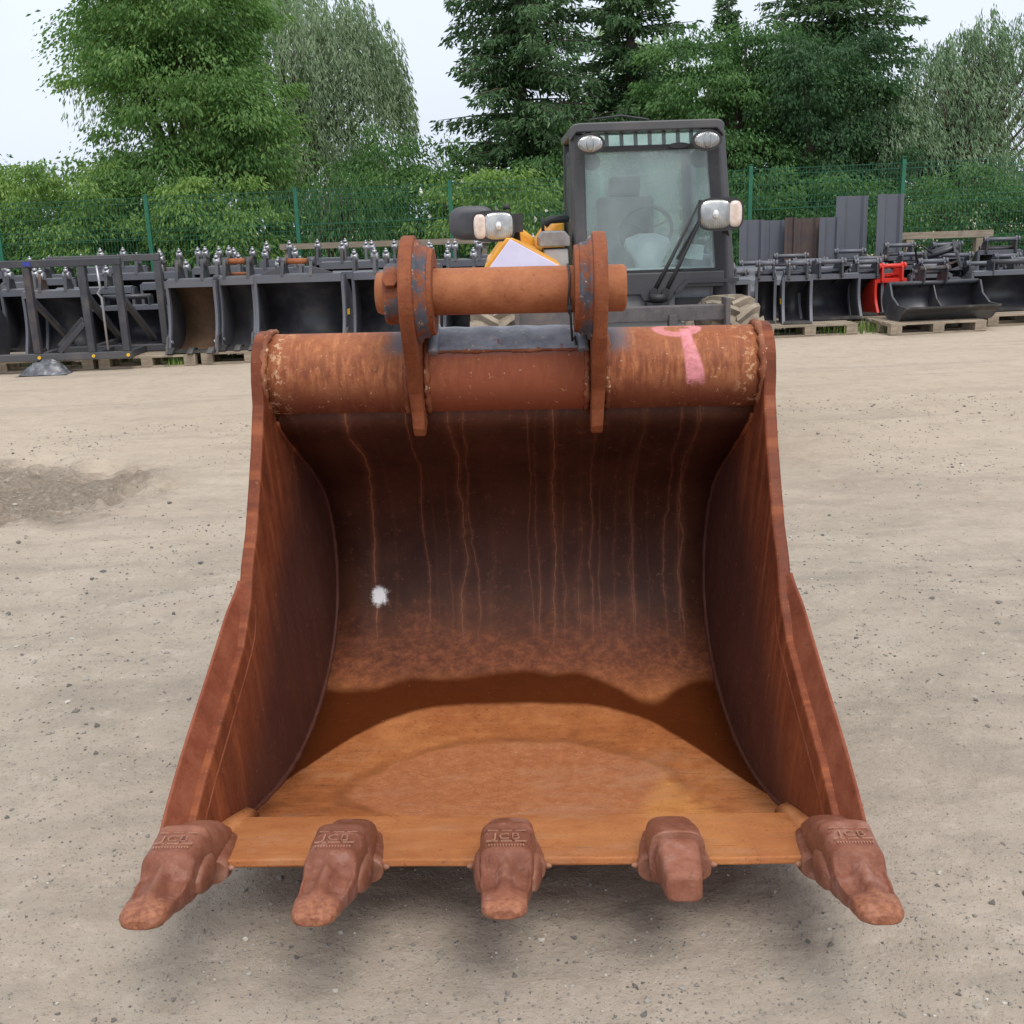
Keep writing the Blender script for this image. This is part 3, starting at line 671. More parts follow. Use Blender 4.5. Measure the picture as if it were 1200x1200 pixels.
# loose stones
def pebbles():
    base = np.array([[0, 0, 1], [.94, 0, .33], [-.47, .82, .33], [-.47, -.82, .33], [.3, .5, -.6], [-.7, .1, -.5], [.35, -.6, -.6]])
    F = np.array([[0, 1, 2], [0, 2, 3], [0, 3, 1], [1, 4, 2], [2, 5, 3], [3, 6, 1], [4, 5, 2], [5, 6, 3], [6, 4, 1], [4, 6, 5]])
    n = 30000; y = 1.05+ (RNG.random(n)**1.9)*8.0; x = (RNG.random(n)-.5)*(1.1*y+.9)
    cl = fbm(x, y, 1.1, 3, 71); keep = (cl+RNG.random(n)*.35) > .62; x, y = x[keep], y[keep]; n = len(x)
    r = .0016+.0026*RNG.random(n)**2+.0065*RNG.random(n)**24; r *= (1+.16*(y-1))
    z = ground_height(x, y)
    a = RNG.random(n)*6.283; V = np.repeat(base[None], n, 0)*(1+.35*(RNG.random((n, 7, 1))-.5))
    V = V*np.stack([1+.4*RNG.random(n), .8+.3*RNG.random(n), .45+.3*RNG.random(n)], -1)[:, None, :]*r[:, None, None]
    ca, sa = np.cos(a)[:, None], np.sin(a)[:, None]
    V = np.stack([V[..., 0]*ca-V[..., 1]*sa, V[..., 0]*sa+V[..., 1]*ca, V[..., 2]], -1)+np.stack([x, y, z+r*.2], -1)[:, None, :]
    Fs = (F[None]+7*np.arange(n)[:, None, None]).reshape(-1, 3)
    g = G('loose_stone'); rn = g.rnd(); c = g.ramp(rn, [(0, (.10, .095, .09)), (.5, (.24, .215, .19)), (.9, (.36, .33, .29)), (1, (.5, .47, .42))])
    m = g.fin(c, .9)
    tag(np_mesh('gravel', V.reshape(-1, 3), Fs, m, None, False), 'loose grey stones scattered over the yard floor', 'gravel', kind='stuff')
pebbles()

# grass tufts under and between the pallets
def grass(spots, per, hgt, name='grass'):
    V = []; F = []
    for (x, y, w, d) in spots:
        for _ in range(per):
            px = x+(random.random()-.5)*w; py = y+(random.random()-.5)*d; z = gh(px, py)-.01; h = hgt*(.4+random.random()); a = random.random()*6.28
            lx, ly = math.cos(a)*h*.5*random.random(), math.sin(a)*h*.5*random.random(); wx, wy = math.cos(a+1.57)*.006, math.sin(a+1.57)*.006
            b = len(V); V += [(px-wx, py-wy, z), (px+wx, py+wy, z), (px+lx*.4+wx, py+ly*.4+wy, z+h*.6), (px+lx*.4-wx, py+ly*.4-wy, z+h*.6), (px+lx, py+ly, z+h), (px+lx, py+ly, z+h)]
            F += [(b, b+1, b+2, b+3), (b+3, b+2, b+4, b+5)]
    g = G('grass_blade'); c = g.ramp(g.rnd(), [(0, (.05, .11, .02)), (.6, (.10, .19, .03)), (1, (.22, .26, .06))]); m = g.fin(c, .6)
    return tag(np_mesh(name, V, F, m), 'green weeds growing under and between the pallets', 'grass', kind='stuff')

# ------------------------------------------------------------------ pallets
def make_pallet(label):
    t = thing('pallet', label, 'pallet', group='wooden pallets along the yard edge')
    L, D = 1.2, .8
    def part(nm, c, d):
        mb = MB(); mb.box((0, 0, 0), d); return mb.build(nm, M['wood'], t, loc=c)
    mb = MB(); mb.box((0, 0, 0), (L, .125, .022)); bo = mb.build('deck_board', M['wood'], t, loc=(0, -.3375, .133))
    for y in (-.168, 0, .168, .3375): o = bo.copy(); link(o, t); o.location = (random.uniform(-.012, .012), y, .133+random.uniform(-.002, .002))
    cb = part('cross_board', (-.53, 0, .111), (.14, D, .022))
    for x in (0, .53): o = cb.copy(); link(o, t); o.location.x = x
    bl = part('block', (-.53, -.345, .061), (.14, .11, .078))
    for x in (-.53, 0, .53):
        for y in (-.345, 0, .345):
            if (x, y) != (-.53, -.345): o = bl.copy(); link(o, t); o.location = (x, y, .061)
    rb = part('runner_board', (0, -.345, .011), (L, .10, .022))
    for y in (0, .345): o = rb.copy(); link(o, t); o.location = (0, y, .011)
    return t
PALLETS = [(-5.72, 13.62, 1.5, 'grey wooden pallet at the far left edge under the black frames'),
 (-4.43, 13.60, -1.0, 'wooden pallet under the brown lined bucket, behind the plastic sheet'),
 (-3.18, 13.64, 1.0, 'wooden pallet under the wide black bucket on the left'),
 (-1.90, 13.70, 0.5, 'wooden pallet under the black bucket just left of the lifting pin'),
 (-.63, 13.9, -1.5, 'wooden pallet behind the left wheel of the telehandler'),
 (2.55, 13.75, -1.0, 'wooden pallet partly behind the right wheel of the telehandler'),
 (3.80, 13.86, 2.0, 'wooden pallet with grass below it under the two narrow trenching buckets'),
 (5.30, 13.60, 3.0, 'wooden pallet under the wide grading bucket with the divider'),
 (6.72, 14.1, 2.0, 'wooden pallet cut off by the right edge of the picture')]
p0 = None
for x, y, r, lb in PALLETS:
    if p0 is None: o = p0 = make_pallet(lb)
    else: o = copy_tree(p0); o['label'] = lb
    o.location = (x, y, gz(x, y)); o.rotation_euler.z = rad(r)
grass([(-4.9, 13.9, 3.0, .9), (-3.4, 14.0, 2.0, .8), (3.4, 14.0, 2.6, .8), (4.4, 13.8, .8, .7), (-5.3, 15.2, 1.5, 1.2), (6.9, 16.5, 2.2, 1.0), (-1, 17.4, 14, .8), (5, 17.3, 8, .8), (-4.05, 13.3, .3, .2)], 260, .13)
DECK = .145

# ------------------------------------------------------------------ attachment buckets
def make_bucket(name, label, w, h, d, x, y, z=None, rz=0.0, teeth=0, ear='lug', mat='black', lining=None, eargap=.34, bolts=False, decal=None, cat='bucket', pinrust=False, group=None, rx=0.0):
    t = thing(name, label, cat, group=group, rot=(rx, 0, rz)); t.location = (x, y, gz(x, y)+(DECK if z is None else z))
    m = M[mat]
    ish = catmull([(0, .02), (.30, .015), (.55, .06), (.72, .22), (.76, .42), (.70, .62), (.55, .80), (.34, .93)], 3)
    fr = catmull([(0, .015), (.07, .16), (.16, .38), (.20, .62), (.20, .86), (.20, .97)], 3)
    sc = lambda P_: [(p[0]*d, p[1]*h) for p in P_]
    I = sc(ish); O = [(p[0]+.0, p[1]) for p in offset(I, .018)]
    mb = MB(); mb.loft([[(-w/2+.02, *p), (w/2-.02, *p), (w/2-.02, *q), (-w/2+.02, *q)] for p, q in zip(I, O)])
    sh = mb.build('shell', M[lining] if lining else m, t)
    pol = sc(fr)+[(.40*d, .97*h), (.44*d, .90*h)]+[p for p in O[::-1] if p[1] < .86*h]
    for s in (-1, 1):
        mb = MB(); mb.prism(pol, s*w/2, s*(w/2-.024)); sp = mb.build('side_plate', m, t)
        mb = MB(); secs = []
        for p in sc(fr): secs.append([(s*(w/2+.004), p[0]-.012, p[1]), (s*(w/2-.030), p[0]-.012, p[1]), (s*(w/2-.030), p[0]+.05, p[1]), (s*(w/2+.004), p[0]+.05, p[1])])
        mb.loft(secs, smooth=False).build('edge_strip', M['greyblack'] if m is M['black'] else m, sp)
        if teeth:
            mb = MB(); mb.prism([(-.06, -.0), (.10, .02), (.12*d+.08, .26*h), (.05, .22*h), (-.02, .05)], s*(w/2+.022), s*(w/2-.004)); mb.build('side_cutter', M['blackrust'], sp)
            mb = MB(); mb.cyl((s*(w/2-.035), .06, .15*h), (s*(w/2-.05), .055, .15*h), .022, 8); mb.build('bolt', M['steelbolt'], sp)
    mb = MB(); mb.prism([(.17*d, .88*h), (.17*d, .985*h), (.28*d, 1.0*h), (.46*d, .97*h), (.46*d, .90*h), (.30*d, .87*h)], -w/2+.024, w/2-.024); mb.build('top_beam', M['greyblack'] if m is M['black'] else m, t)
    mb = MB(); mb.box((0, .04, .022), (w-.03, .16, .028)); mb.build('cutting_edge', M['blackrust'], t)
    for k in range(teeth):
        xx = -w/2+.06+(w-.12)*k/max(1, teeth-1)
        mb = MB(); mb.prism([(-.14, .015), (-.02, .075), (.10, .06), (.10, .0), (-.10, -.004)], xx-.035, xx+.035); mb.build('tooth', M['blackrust'], t)
    if decal:
        mb = MB(); mb.box((decal*(w/2+.003), .38*d, .45*h), (.003, .12, .07)); mb.build('decal', M['yellow_dec'], t)
    eg = eargap/2; zt = .97*h
    if ear == 'lug':
        for s in (-1, 1):
            mb = MB(); mb.prism([(.16*d, zt), (.24*d, zt+.20), (.28*d, zt+.25), (.36*d, zt+.25), (.42*d, zt+.18), (.52*d, zt-.05)], s*eg-.02, s*eg+.02); e = mb.build('ear', m, t)
            mb = MB(); mb.cyl((s*eg-.045, .32*d, zt+.20), (s*eg+.045, .32*d, zt+.20), .052, 14); mb.build('boss', M['blackrust'] if not bolts else M['steelbolt'], e)
            if bolts:
                mb = MB(); mb.cyl((s*eg, .30*d, zt+.24), (s*eg, .30*d, zt+.285), .030, 10); mb.cyl((s*eg, .30*d, zt+.285), (s*eg, .30*d, zt+.31), .016, 8); mb.build('bolt', M['steelbolt'], e)
        if pinrust:
            mb = MB(); mb.cyl((-eg-.03, .32*d, zt+.20), (eg+.03, .32*d, zt+.20), .036, 14); mb.build('pin', M['pin'], t)
            mb = MB(); mb.cyl((-eg, .5*d, zt+.03), (eg, .5*d, zt+.03), .03, 12); mb.build('pin', M['pin'], t)
    if ear == 'gusset':
        for s in (-1, 1):
            mb = MB(); mb.prism([(.16*d, zt), (.24*d, zt+.17), (.30*d, zt+.21), (.38*d, zt+.19), (.52*d, zt-.05)], s*eg-.02, s*eg+.02); e = mb.build('ear', m, t)
            mb = MB(); b = len(mb.v); y0, y1 = .20*d, .24*d
            A = [(s*(eg+.02), y0, zt), (s*(eg+.34), y0, zt), (s*(eg+.02), y0, zt+.11)]; mb.add(A+[(p[0], y1, p[2]) for p in A], [(0, 1, 2), (5, 4, 3), (0, 3, 4, 1), (1, 4, 5, 2), (2, 5, 3, 0)]); mb.build('gusset', m, e)
            mb = MB(); mb.cyl((s*eg-.05, .30*d, zt+.17), (s*eg+.05, .30*d, zt+.17), .052, 14); mb.build('boss', m, e)
        mb = MB(); mb.cyl((-eg-.02, .30*d, zt+.17), (eg+.02, .30*d, zt+.17), .036, 14); mb.build('pin', M['pin'], t)
    if ear == 'pins':
        for s in (-1, 1):
            mb = MB(); mb.prism([(.10*d, zt-.02), (.12*d, zt+.16), (.18*d, zt+.22), (.26*d, zt+.19), (.50*d, zt+.12), (.62*d, zt+.05), (.60*d, zt-.25*h)], s*eg-.012, s*eg+.012); mb.build('ear', m, t)
        for yy, zz, ov in ((.18*d, zt+.17, .05), (.56*d, zt+.03, .04)):
            mb = MB(); mb.cyl((-eg-ov, yy, zz), (eg+ov, yy, zz), .030, 12)
            for s in (-1, 1): mb.cyl((s*(eg+ov-.03), yy, zz), (s*(eg+ov), yy, zz), .042, 12)
            mb.build('pin', M['greyblack'] if m is M['black'] else m, t)
        mb = MB(); mb.box((0, .34*d, zt+.06), (2*eg, .16*d, .02)); mb.build('hitch_plate', M['greyblack'] if m is M['black'] else m, t)
    if ear == 'bar':
        mb = MB(); mb.cyl((-w*.30, .25*d, zt+.12), (w*.30, .25*d, zt+.12), .035, 12)
        for s in (-1, 1): mb.box((s*w*.28, .30*d, zt+.05), (.02, .18, .18))
        mb.build('mounting_bar', m, t)
    return t
GL = 'black attachment buckets stored on the left'; GRt = 'black attachment buckets stored on the right'
make_bucket('digging_bucket', 'narrow black digging bucket with brown worn lining beside the tall frame', .62, .90, .85, -3.88, 13.28, teeth=3, ear='lug', lining='ochre_in', eargap=.32, rz=rad(-4), group=GL)
make_bucket('digging_bucket', 'narrow black digging bucket with two rust brown pins, right of the brown lined bucket', .48, .90, .85, -3.33, 13.40, teeth=3, ear='lug', eargap=.30, pinrust=True, rz=rad(-3), group=GL)
make_bucket('digging_bucket', 'wide black digging bucket with triangular gussets, one rusty pin and a yellow side sticker', 1.16, .90, .85, -2.58, 13.36, teeth=5, ear='gusset', eargap=.36, decal=1, rz=rad(-5), group=GL)
make_bucket('grading_bucket', 'black bucket with small bolts directly left of the lifting pin of the rusty bucket', 1.10, .87, .80, -1.40, 13.75, ear='lug', bolts=True, eargap=.5, rz=rad(-2), group=GL)
make_bucket('grading_bucket', 'low black bucket seen in the gap under the rusty lifting pin', .62, .46, .6, -.52, 13.85, ear='bar', rz=rad(-12), group=GL)
make_bucket('loader_bucket', 'low black loader bucket with hose ends standing behind the two frames', 1.05, .55, .7, -5.0, 14.25, ear='bar', group=GL)
make_bucket('grading_bucket', 'tall black bucket standing behind the frame at the left edge of the picture', .85, .88, .8, -6.0, 14.35, z=.05, ear='lug', bolts=True, group=GL)
make_bucket('grading_bucket', 'black bucket at the very left edge, left of the tall bucket behind the frame', 1.0, .80, .8, -7.2, 14.0, z=.05, ear='lug', bolts=True, group=GL)
ordn = ['first', 'second', 'third', 'fourth', 'fifth', 'sixth', 'seventh', 'eighth', 'ninth', 'tenth', 'eleventh', 'twelfth', 'thirteenth', 'fourteenth', 'fifteenth', 'sixteenth', 'seventeenth', 'eighteenth', 'nineteenth', 'twentieth', 'twenty-first', 'twenty-second']
rows = [('second', 14.85, .10, -7.6, 1.2), ('third', 15.95, .16, -8.6, 1.4), ('rearmost', 17.0, .20, -9.0, 1.4)]
for rn_, yy, z0, xa, xb in rows:
    x = xa; k = 0
    while x < xb:
        w = random.choice((.45, .6, .75, .9, 1.1)); make_bucket('storage_bucket', f'black bucket with bolted lugs, {ordn[k]} from the left in the {rn_} row on the left', w, .86+random.uniform(-.04, .08), .72, x+w/2, yy+random.uniform(-.12, .12), z=z0, rz=rad(random.uniform(-6, 6)), ear='lug', bolts=True, eargap=min(w-.12, random.choice((.30, .36, .44))), group='black buckets in the rear rows on the left')
        x += w+random.uniform(.04, .16); k += 1
# right side
make_bucket('trenching_bucket', 'narrow black trenching bucket standing at the front of the grassy pallet', .37, .60, .62, 3.69, 13.62, ear='pins', eargap=.22, decal=-1, rz=rad(-7), group=GRt)
make_bucket('trenching_bucket', 'very narrow black trenching bucket directly left of the front trenching bucket', .26, .60, .6, 3.34, 13.85, ear='pins', eargap=.18, decal=-1, rz=rad(-10), group=GRt)
make_bucket('grading_bucket', 'black bucket partly hidden by the right wheel of the telehandler', .9, .58, .62, 2.70, 13.7, ear='bar', rz=rad(6), group=GRt)
make_bucket('grading_bucket', 'wide black bucket with sloping side right of the trenching buckets', .82, .58, .7, 4.22, 13.95, ear='pins', eargap=.30, rz=rad(4), group=GRt, cat='bucket')
make_bucket('digging_bucket', 'small black bucket between the wide sloping bucket and the red bucket', .46, .54, .6, 4.80, 14.3, ear='pins', eargap=.26, group=GRt)
make_bucket('digging_bucket', 'small bright red bucket, the only red one in the yard', .44, .47, .6, 5.14, 14.30, ear='pins', mat='red', eargap=.28, rz=rad(8))
make_bucket('grading_bucket', 'wide black bucket at the right edge of the picture behind the grading bucket', 1.30, .52, .65, 6.75, 14.1, ear='bar', rz=rad(5), group=GRt)
make_bucket('digging_bucket', 'small black bucket directly right of the red bucket', .55, .50, .6, 5.72, 14.45, ear='pins', eargap=.30, group=GRt)
rows = [('second', 14.9, .12, 2.0, 8.2, (.40, .5)), ('third', 15.7, .18, 1.9, 8.6, (.42, .52)), ('fourth', 16.35, .25, 4.0, 9.0, (.45, .6))]
for rn_, yy, z0, xa, xb, hr in rows:
    x = xa; k = 0
    while x < xb and k < 13:
        w = random.choice((.4, .5, .65, .85)); make_bucket('storage_bucket', f'low black pin hitch bucket, {ordn[k]} from the left in the {rn_} row on the right', w, random.uniform(*hr), .55, x+w/2, yy+random.uniform(-.12, .12), z=z0, rz=rad(random.uniform(-14, 14)), ear='pins', eargap=min(w-.1, random.choice((.30, .36, .42))), group='low black buckets in the rear rows on the right')
        x += w+random.uniform(.02, .12); k += 1
make_bucket('storage_bucket', 'black bucket with raised pin standing right beside the telehandler cab', .55, .82, .7, 2.72, 15.6, z=.22, ear='pins', eargap=.36, group='low black buckets in the rear rows on the right')
for k, (x, y, z, w, rz) in enumerate(((2.75, 14.6, .50, 1.5, 4), (3.0, 15.0, .62, 1.6, -3), (3.2, 15.4, .72, 1.4, 6), (2.6, 15.2, .80, 1.2, -8))):
    t = thing('grading_implement', ('lowest', 'second lowest', 'second highest', 'highest')[k]+' long grey black blade in the stack right of the telehandler cab', 'implement', (x, y, z), rz=rad(rz), group='stacked blades right of the cab')
    mb = MB(); mb.prism([(-.22, -.02), (-.20, .05), (-.05, .09), (.20, .10), (.24, .02), (.20, .0), (.0, .03)], -w/2, w/2); mb.build('blade', M['greyblack'], t)
    for s in (-.5, -.1, .35):
        mb = MB(); mb.prism([(-.12, .06), (-.08, .13), (.10, .16), (.16, .08)], s*w-.03, s*w+.03); mb.build('rib', M['black'], t)
    mb = MB(); mb.box((0, .1, -z/2-.0), (w*.7, .25, z-.04)); mb.build('base', M['black'], t)
# wide grading bucket with divider: low scoop facing up and forward
def grading_scoop():
    t = thing('grading_bucket', 'wide low black grading bucket with a middle divider on the front right pallet', 'bucket', (5.50, 13.35, gz(5.5, 13.4)+DECK), rz=rad(6))
    w = 1.20; m = M['black']
    prof = catmull([(-.06, .17), (.10, .02), (.30, .0), (.48, .08), (.56, .22), (.52, .36), (.46, .42)], 5); out = offset(prof, .02)
    mb = MB(); mb.loft([[(-w/2, *p), (w/2, *p), (w/2, *q), (-w/2, *q)] for p, q in zip(prof, out)]).build('shell', m, t)
    pol = prof+[(.40, .42), (.32, .28), (.14, .18)]
    for s in (-1, 1):
        mb = MB(); mb.prism([(-.07, .18), (.14, .19), (.32, .29), (.40, .45), (.48, .45)]+out[::-1][2:], s*(w/2+.012), s*(w/2-.012)); mb.build('side_plate', m, t)
    mb = MB(); mb.prism([(.12, .02), (.16, .12), (.34, .24), (.44, .40), (.50, .40), (.56, .22), (.48, .09), (.30, .01)], -.008, .008); mb.build('divider', m, t)
    mb = MB(); mb.prism([(-.10, .16), (-.10, .185), (.02, .10), (.02, .07)], -w/2-.02, w/2+.02); mb.build('cutting_edge', M['blackrust'], t)
    mb = MB(); mb.cyl((-w/2, .46, .43), (w/2, .46, .43), .030, 12); mb.build('top_tube', m, t)
    for s in (-1, 1):
        mb = MB(); mb.prism([(.40, .42), (.38, .60), (.44, .66), (.62, .62), (.66, .40), (.52, .36)], s*.15-.01, s*.15+.01); mb.build('ear', m, t)
    for yy, zz in ((.44, .61), (.60, .56)):
        mb = MB(); mb.cyl((-.20, yy, zz), (.20, yy, zz), .03, 12); mb.build('pin', m, t)
grading_scoop()
# quick coupler
def coupler():
    t = thing('quick_coupler', 'large black tilted quick coupler with two thick pins lying on the right rear buckets', 'coupler', (6.25, 15.3, .60), rz=rad(-20), rot=(rad(-12), rad(-20), rad(-25)))
    for s in (-1, 1):
        mb = MB(); mb.prism([(-.2, 0), (-.25, .25), (-.12, .42), (.12, .50), (.22, .42), (.18, .2), (.32, .05), (.2, -.05)], s*.19-.015, s*.19+.015); mb.build('side_plate', M['black'], t)
    for yy, zz in ((-.12, .34), (.12, .42), (.1, .02)):
        mb = MB(); mb.cyl((-.24, yy, zz), (.24, yy, zz), .042, 14); mb.build('pin', M['black'], t)
    mb = MB(); mb.box((0, 0, .14), (.36, .35, .03)); mb.build('cross_plate', M['black'], t)
    mb = MB(); mb.tube([(-.1, -.2, .35), (-.2, -.25, .5), (-.3, -.1, .52), (-.35, .05, .35), (-.3, .15, .2)], .014, 6); mb.build('hose', M['wire'], t)
coupler()

# ------------------------------------------------------------------ big fork frames at the left
def frame(label, x, y, w, h, rz, ups):
    t = thing('attachment_frame', label, 'frame', (x, y, gz(x, y)+DECK), rz=rad(rz), group='black square tube frames on the left pallets')
    m = M['black']; q = .085
    def bar(n, a, b, s=q):
        mb = MB(); mb.bar(a, b, s); return mb.build(n, m, t, bevel=.006, seg=1)
    bar('top_rail', (-w/2, 0, h), (w/2, 0, h)); bar('base_rail', (-w/2, 0, .05), (w/2, 0, .05))
    bar('brace', (ups[-2]-.05, -.004, .44), (ups[-2]-.40, -.004, .10), .06)
    for u in ups:
        bar('upright', (u, .001, .095), (u, .001, h-.044)); bar('foot', (u, .045, .052), (u, 1.10, .052), q-.006)
        bar('brace', (u, .04, .74), (u, 1.06, .12), .065)
        mb = MB(); mb.cyl((u+.02, -.06, .05), (u+.02, -.04, .05), .020, 12); mb.build('bolt_cap', M['yellow_dec'], t)
    return t
f = frame('nearer black square tube frame with a blue sticker at the left edge', -5.62, 13.1, 2.1, 1.16, 0, (-.08, .58, 1.0))
mb = MB(); mb.box((-.05, -.046, 1.16), (.09, .004, .05)); mb.build('sticker', M['bluedec'], f)
mb = MB(); mb.tube([(.78, -.06, 1.12), (.80, -.08, .85), (.76, -.08, .80), (.80, -.08, .74), (.79, -.06, .12)], .016, 6); mb.build('locking_rod', M['steelbolt'], f)
frame('taller black square tube frame behind the one with the blue sticker', -5.0, 13.75, 1.40, 1.17, 0, (-.30, .66))

# crumpled plastic sheet
def plastic():
    n = 26; u = np.linspace(-1, 1, n); U, V = np.meshgrid(u, u); r = np.hypot(U, V)
    X = U*.30; Y = V*.2; Z = np.maximum(0, (1-r**2))*.17+ (fbm(U+5, V+5, 2.2, 4, 9)-.5)*.20*np.clip(1.15-r, 0, 1)
    X += (fbm(U+9, V, 2.5, 3, 2)-.5)*.12; Z = np.maximum(Z, .004+.01*fbm(U, V+4, 4, 2, 3))
    i = np.arange(n*n).reshape(n, n); q = np.stack([i[:-1, :-1], i[:-1, 1:], i[1:, 1:], i[1:, :-1]], -1).reshape(-1, 4)
    m = flat('grey_plastic_film', (.10, .105, .12), .3, 0, .5, 14)
    o = np_mesh('plastic_sheet', np.stack([X, Y, Z], -1).reshape(-1, 3), q, m, None, False, (-5.62, 13.02, gz(-5.6, 13)))
    tag(o, 'crumpled grey plastic sheet lying in front of the left pallets', 'plastic sheet')
plastic()

# ------------------------------------------------------------------ steel trench sheets and beam
def sheet(label, x, y, w, h, rust=False, rz=0, lean=2):
    o_ = MB(); q = [(-w/2, .0), (-w*.22, .0), (-w*.12, .04), (w*.30, .04), (w*.38, 0), (w/2, 0)]
    vs = [(a, b, z) for z in (0, h) for a, b in q]+[(a, b+.012, z) for z in (0, h) for a, b in q]
    n = len(q); fs = []
    for i in range(n-1): fs += [(i, i+1, n+i+1, n+i), (2*n+i, 3*n+i, 3*n+i+1, 2*n+i+1), (n+i, n+i+1, 3*n+i+1, 3*n+i), (i, 2*n+i, 2*n+i+1, i+1)]
    fs += [(0, n, 3*n, 2*n), (n-1, 3*n-1, 4*n-1, 2*n-1)]
    o_.add(vs, fs); o = o_.build('trench_sheet', M['sheetrust' if rust else 'sheet'])
    o.location = (x, y, gz(x, y)); o.rotation_euler = (rad(-lean), 0, rad(rz)); tag(o, label, 'steel sheet', 'steel trench sheets standing by the fence')
sheets = [(3.80, .38, 1.41, 0, 'grey steel trench sheet standing by the fence, first of the low ones from the left'),
 (4.16, .34, 1.39, 0, 'grey steel trench sheet second from the left by the fence, dark gap beside it'),
 (4.38, .16, 1.42, 1, 'narrow rust streaked trench sheet between the grey ones by the fence'),
 (4.66, .40, 1.40, 1, 'grey trench sheet with rust run from its top edge among the low ones'),
 (4.98, .30, 1.40, 0, 'grey trench sheet just left of the tall sheets, the last of the low ones'),
 (5.42, .50, 1.70, 0, 'tall blue grey trench sheet, left one of the two tall sheets'),
 (5.98, .42, 1.70, 0, 'tall blue grey trench sheet, right one of the two tall sheets')]
for i, (x, w, h, r, lb) in enumerate(sheets): sheet(lb, x, 16.75+.12*(i % 2)+(.2 if h > 1.6 else 0), w, h, r, random.uniform(-6, 6))
mb = MB(); mb.box((0, 0, .0), (1.5, .12, .10)); o = mb.build('timber_beam', M['wood']); o.location = (6.95, 17.3, 1.12); tag(o, 'weathered timber beam lying behind the coupler at the fence', 'beam')
for x in (6.4, 7.5):
    mb = MB(); mb.box((0, 0, .53), (.12, .12, 1.06)); o = mb.build('timber_post', M['wood']); o.location = (x, 17.3, 0.0); tag(o, ('left' if x < 7 else 'right')+' timber post carrying the beam behind the coupler', 'post', 'timber posts under the beam')
mb = MB(); mb.box((0, 0, 0), (3.4, .05, .09)); o = mb.build('timber_rail', M['wood']); o.location = (-1.9, 17.75, 1.26); tag(o, 'weathered timber rail behind the rear left buckets along the fence', 'rail')
for x in (-3.5, -.3):
    mb = MB(); mb.box((0, 0, 0), (.08, .07, 1.30)); o = mb.build('timber_post', M['wood']); o.location = (x, 17.82, .65); tag(o, ('left' if x < -2 else 'right')+' timber post of the rail behind the rear left buckets', 'post', 'timber posts of the left rail')

# ------------------------------------------------------------------ fence
def fence():
    FY = 18.0; px = [-13.1, -10.65, -8.2, -5.75, -3.33, -.83, 1.62, 4.03, 6.50, 8.95, 11.4, 13.9]
    t = thing('mesh_fence', 'green welded wire mesh fence with green posts running behind the whole yard', 'fence', (0, FY, 0))
    def top(x): return 2.11+.0125*(x+5.75)
    for x in px:
        b = gz(x, FY); mb = MB(); mb.box((0, 0, (top(x)+.04)/2), (.06, .045, top(x)+.04-b)); mb.box((0, 0, top(x)+.045), (.066, .05, .012)); mb.build('post', M['post'], t, loc=(x, 0, b/2))
    for x0, x1 in zip(px, px[1:]):
        mb = MB(); n = int((x1-x0-.08)/.05)
        for k in range(n+1):
            x = x0+.04+(x1-x0-.08)*k/n; mb.bar((x, .03, .06), (x, .03, top(x)), .0055)
        for j in range(11):
            f = .08+.19*j
            if f < top(x0)-.02: mb.bar((x0, .024, f), (x1, .024, f+.0125*(x1-x0)), .0065)
        for f in (0.015, .10, .55, .64, 1.2, 1.28): mb.bar((x0, .020, top(x0)-f), (x1, .020, top(x1)-f), .0075)
        o = mb.build('mesh_panel', M['wirem'], t); o['kind'] = 'stuff'
fence()

# ------------------------------------------------------------------ telehandler
M['cab'] = black_paint('dark_grey_cab_paint', (.040, .040, .047), .30, .40)
M['rubber'] = flat('black_rubber', (.030, .030, .032), .6)
M['tyre'] = flat('dusty_tyre', (.25, .205, .155), .9, 0, .25, 9, .3)
M['yellow'] = flat('yellow_machine_paint', (.72, .33, .035), .4)
M['lav'] = flat('lilac_sky_reflection', (.66, .62, .80), .45, 0, .05)  # sky reflection on the yellow boom end put into the colour
M['greyp'] = flat('grey_plastic', (.33, .34, .36), .5)
M['dimgrey'] = flat('dusty_grey_steel', (.22, .215, .22), .6, 0, .3, 6)
M['beam'] = rust_mat('worn_carriage_steel', .0, .5, .2, dk=(.07, .062, .06), md=(.14, .125, .12), lt=(.22, .17, .13))
M['mirrorshell'] = flat('grey_mirror_shell', (.065, .066, .075), .5)
M['palesky'] = flat('pale_sky_backing', (.70, .74, .70), .8)  # pale tone standing in for sky behind the guard slats
M['paper'] = flat('white_paper', (.75, .77, .78), .7)
M['bluep'] = flat('blue_card', (.08, .33, .70), .6)
def glass_mat(name, tint, dust, fac):
    g = G(name); v = g.obj(); tr = g.n('ShaderNodeBsdfTransparent'); tr.inputs[0].default_value = (*tint, 1)
    n = g.noise(v, 3, 5); g.fin(dust, .08, spec=.6); mx_ = g.n('ShaderNodeMixShader'); g.set(mx_.inputs[0], g.ss(n, .2, .8, fac-.05, fac+.06))
    g.t.links.new(tr.outputs[0], mx_.inputs[1]); g.t.links.new(g.b.outputs[0], mx_.inputs[2]); g.t.links.new(mx_.outputs[0], g.o.inputs[0]); return g.m
M['glass'] = glass_mat('dusty_green_glass', (.85, .93, .92), (.70, .76, .78), .165)
M['lens'] = None
g = G('lamp_lens'); v = g.obj(); lx, ly, lz = g.sep(v); w = g.n('ShaderNodeTexWave', wave_type='BANDS'); w.inputs['Scale'].default_value = 26; g.set(w.inputs['Vector'], v); w.inputs['Distortion'].default_value = .4
M['lens'] = g.fin(g.mix(g.ss(g.noise(v, 9, 2), .35, .65), (.34, .345, .34), (.60, .595, .57)), .12, g.bump(w.outputs['Fac'], .35, .012), .65, .7)
M['lensrim'] = flat('lamp_reflector_ring', (.78, .78, .76), .2, .6, .1)
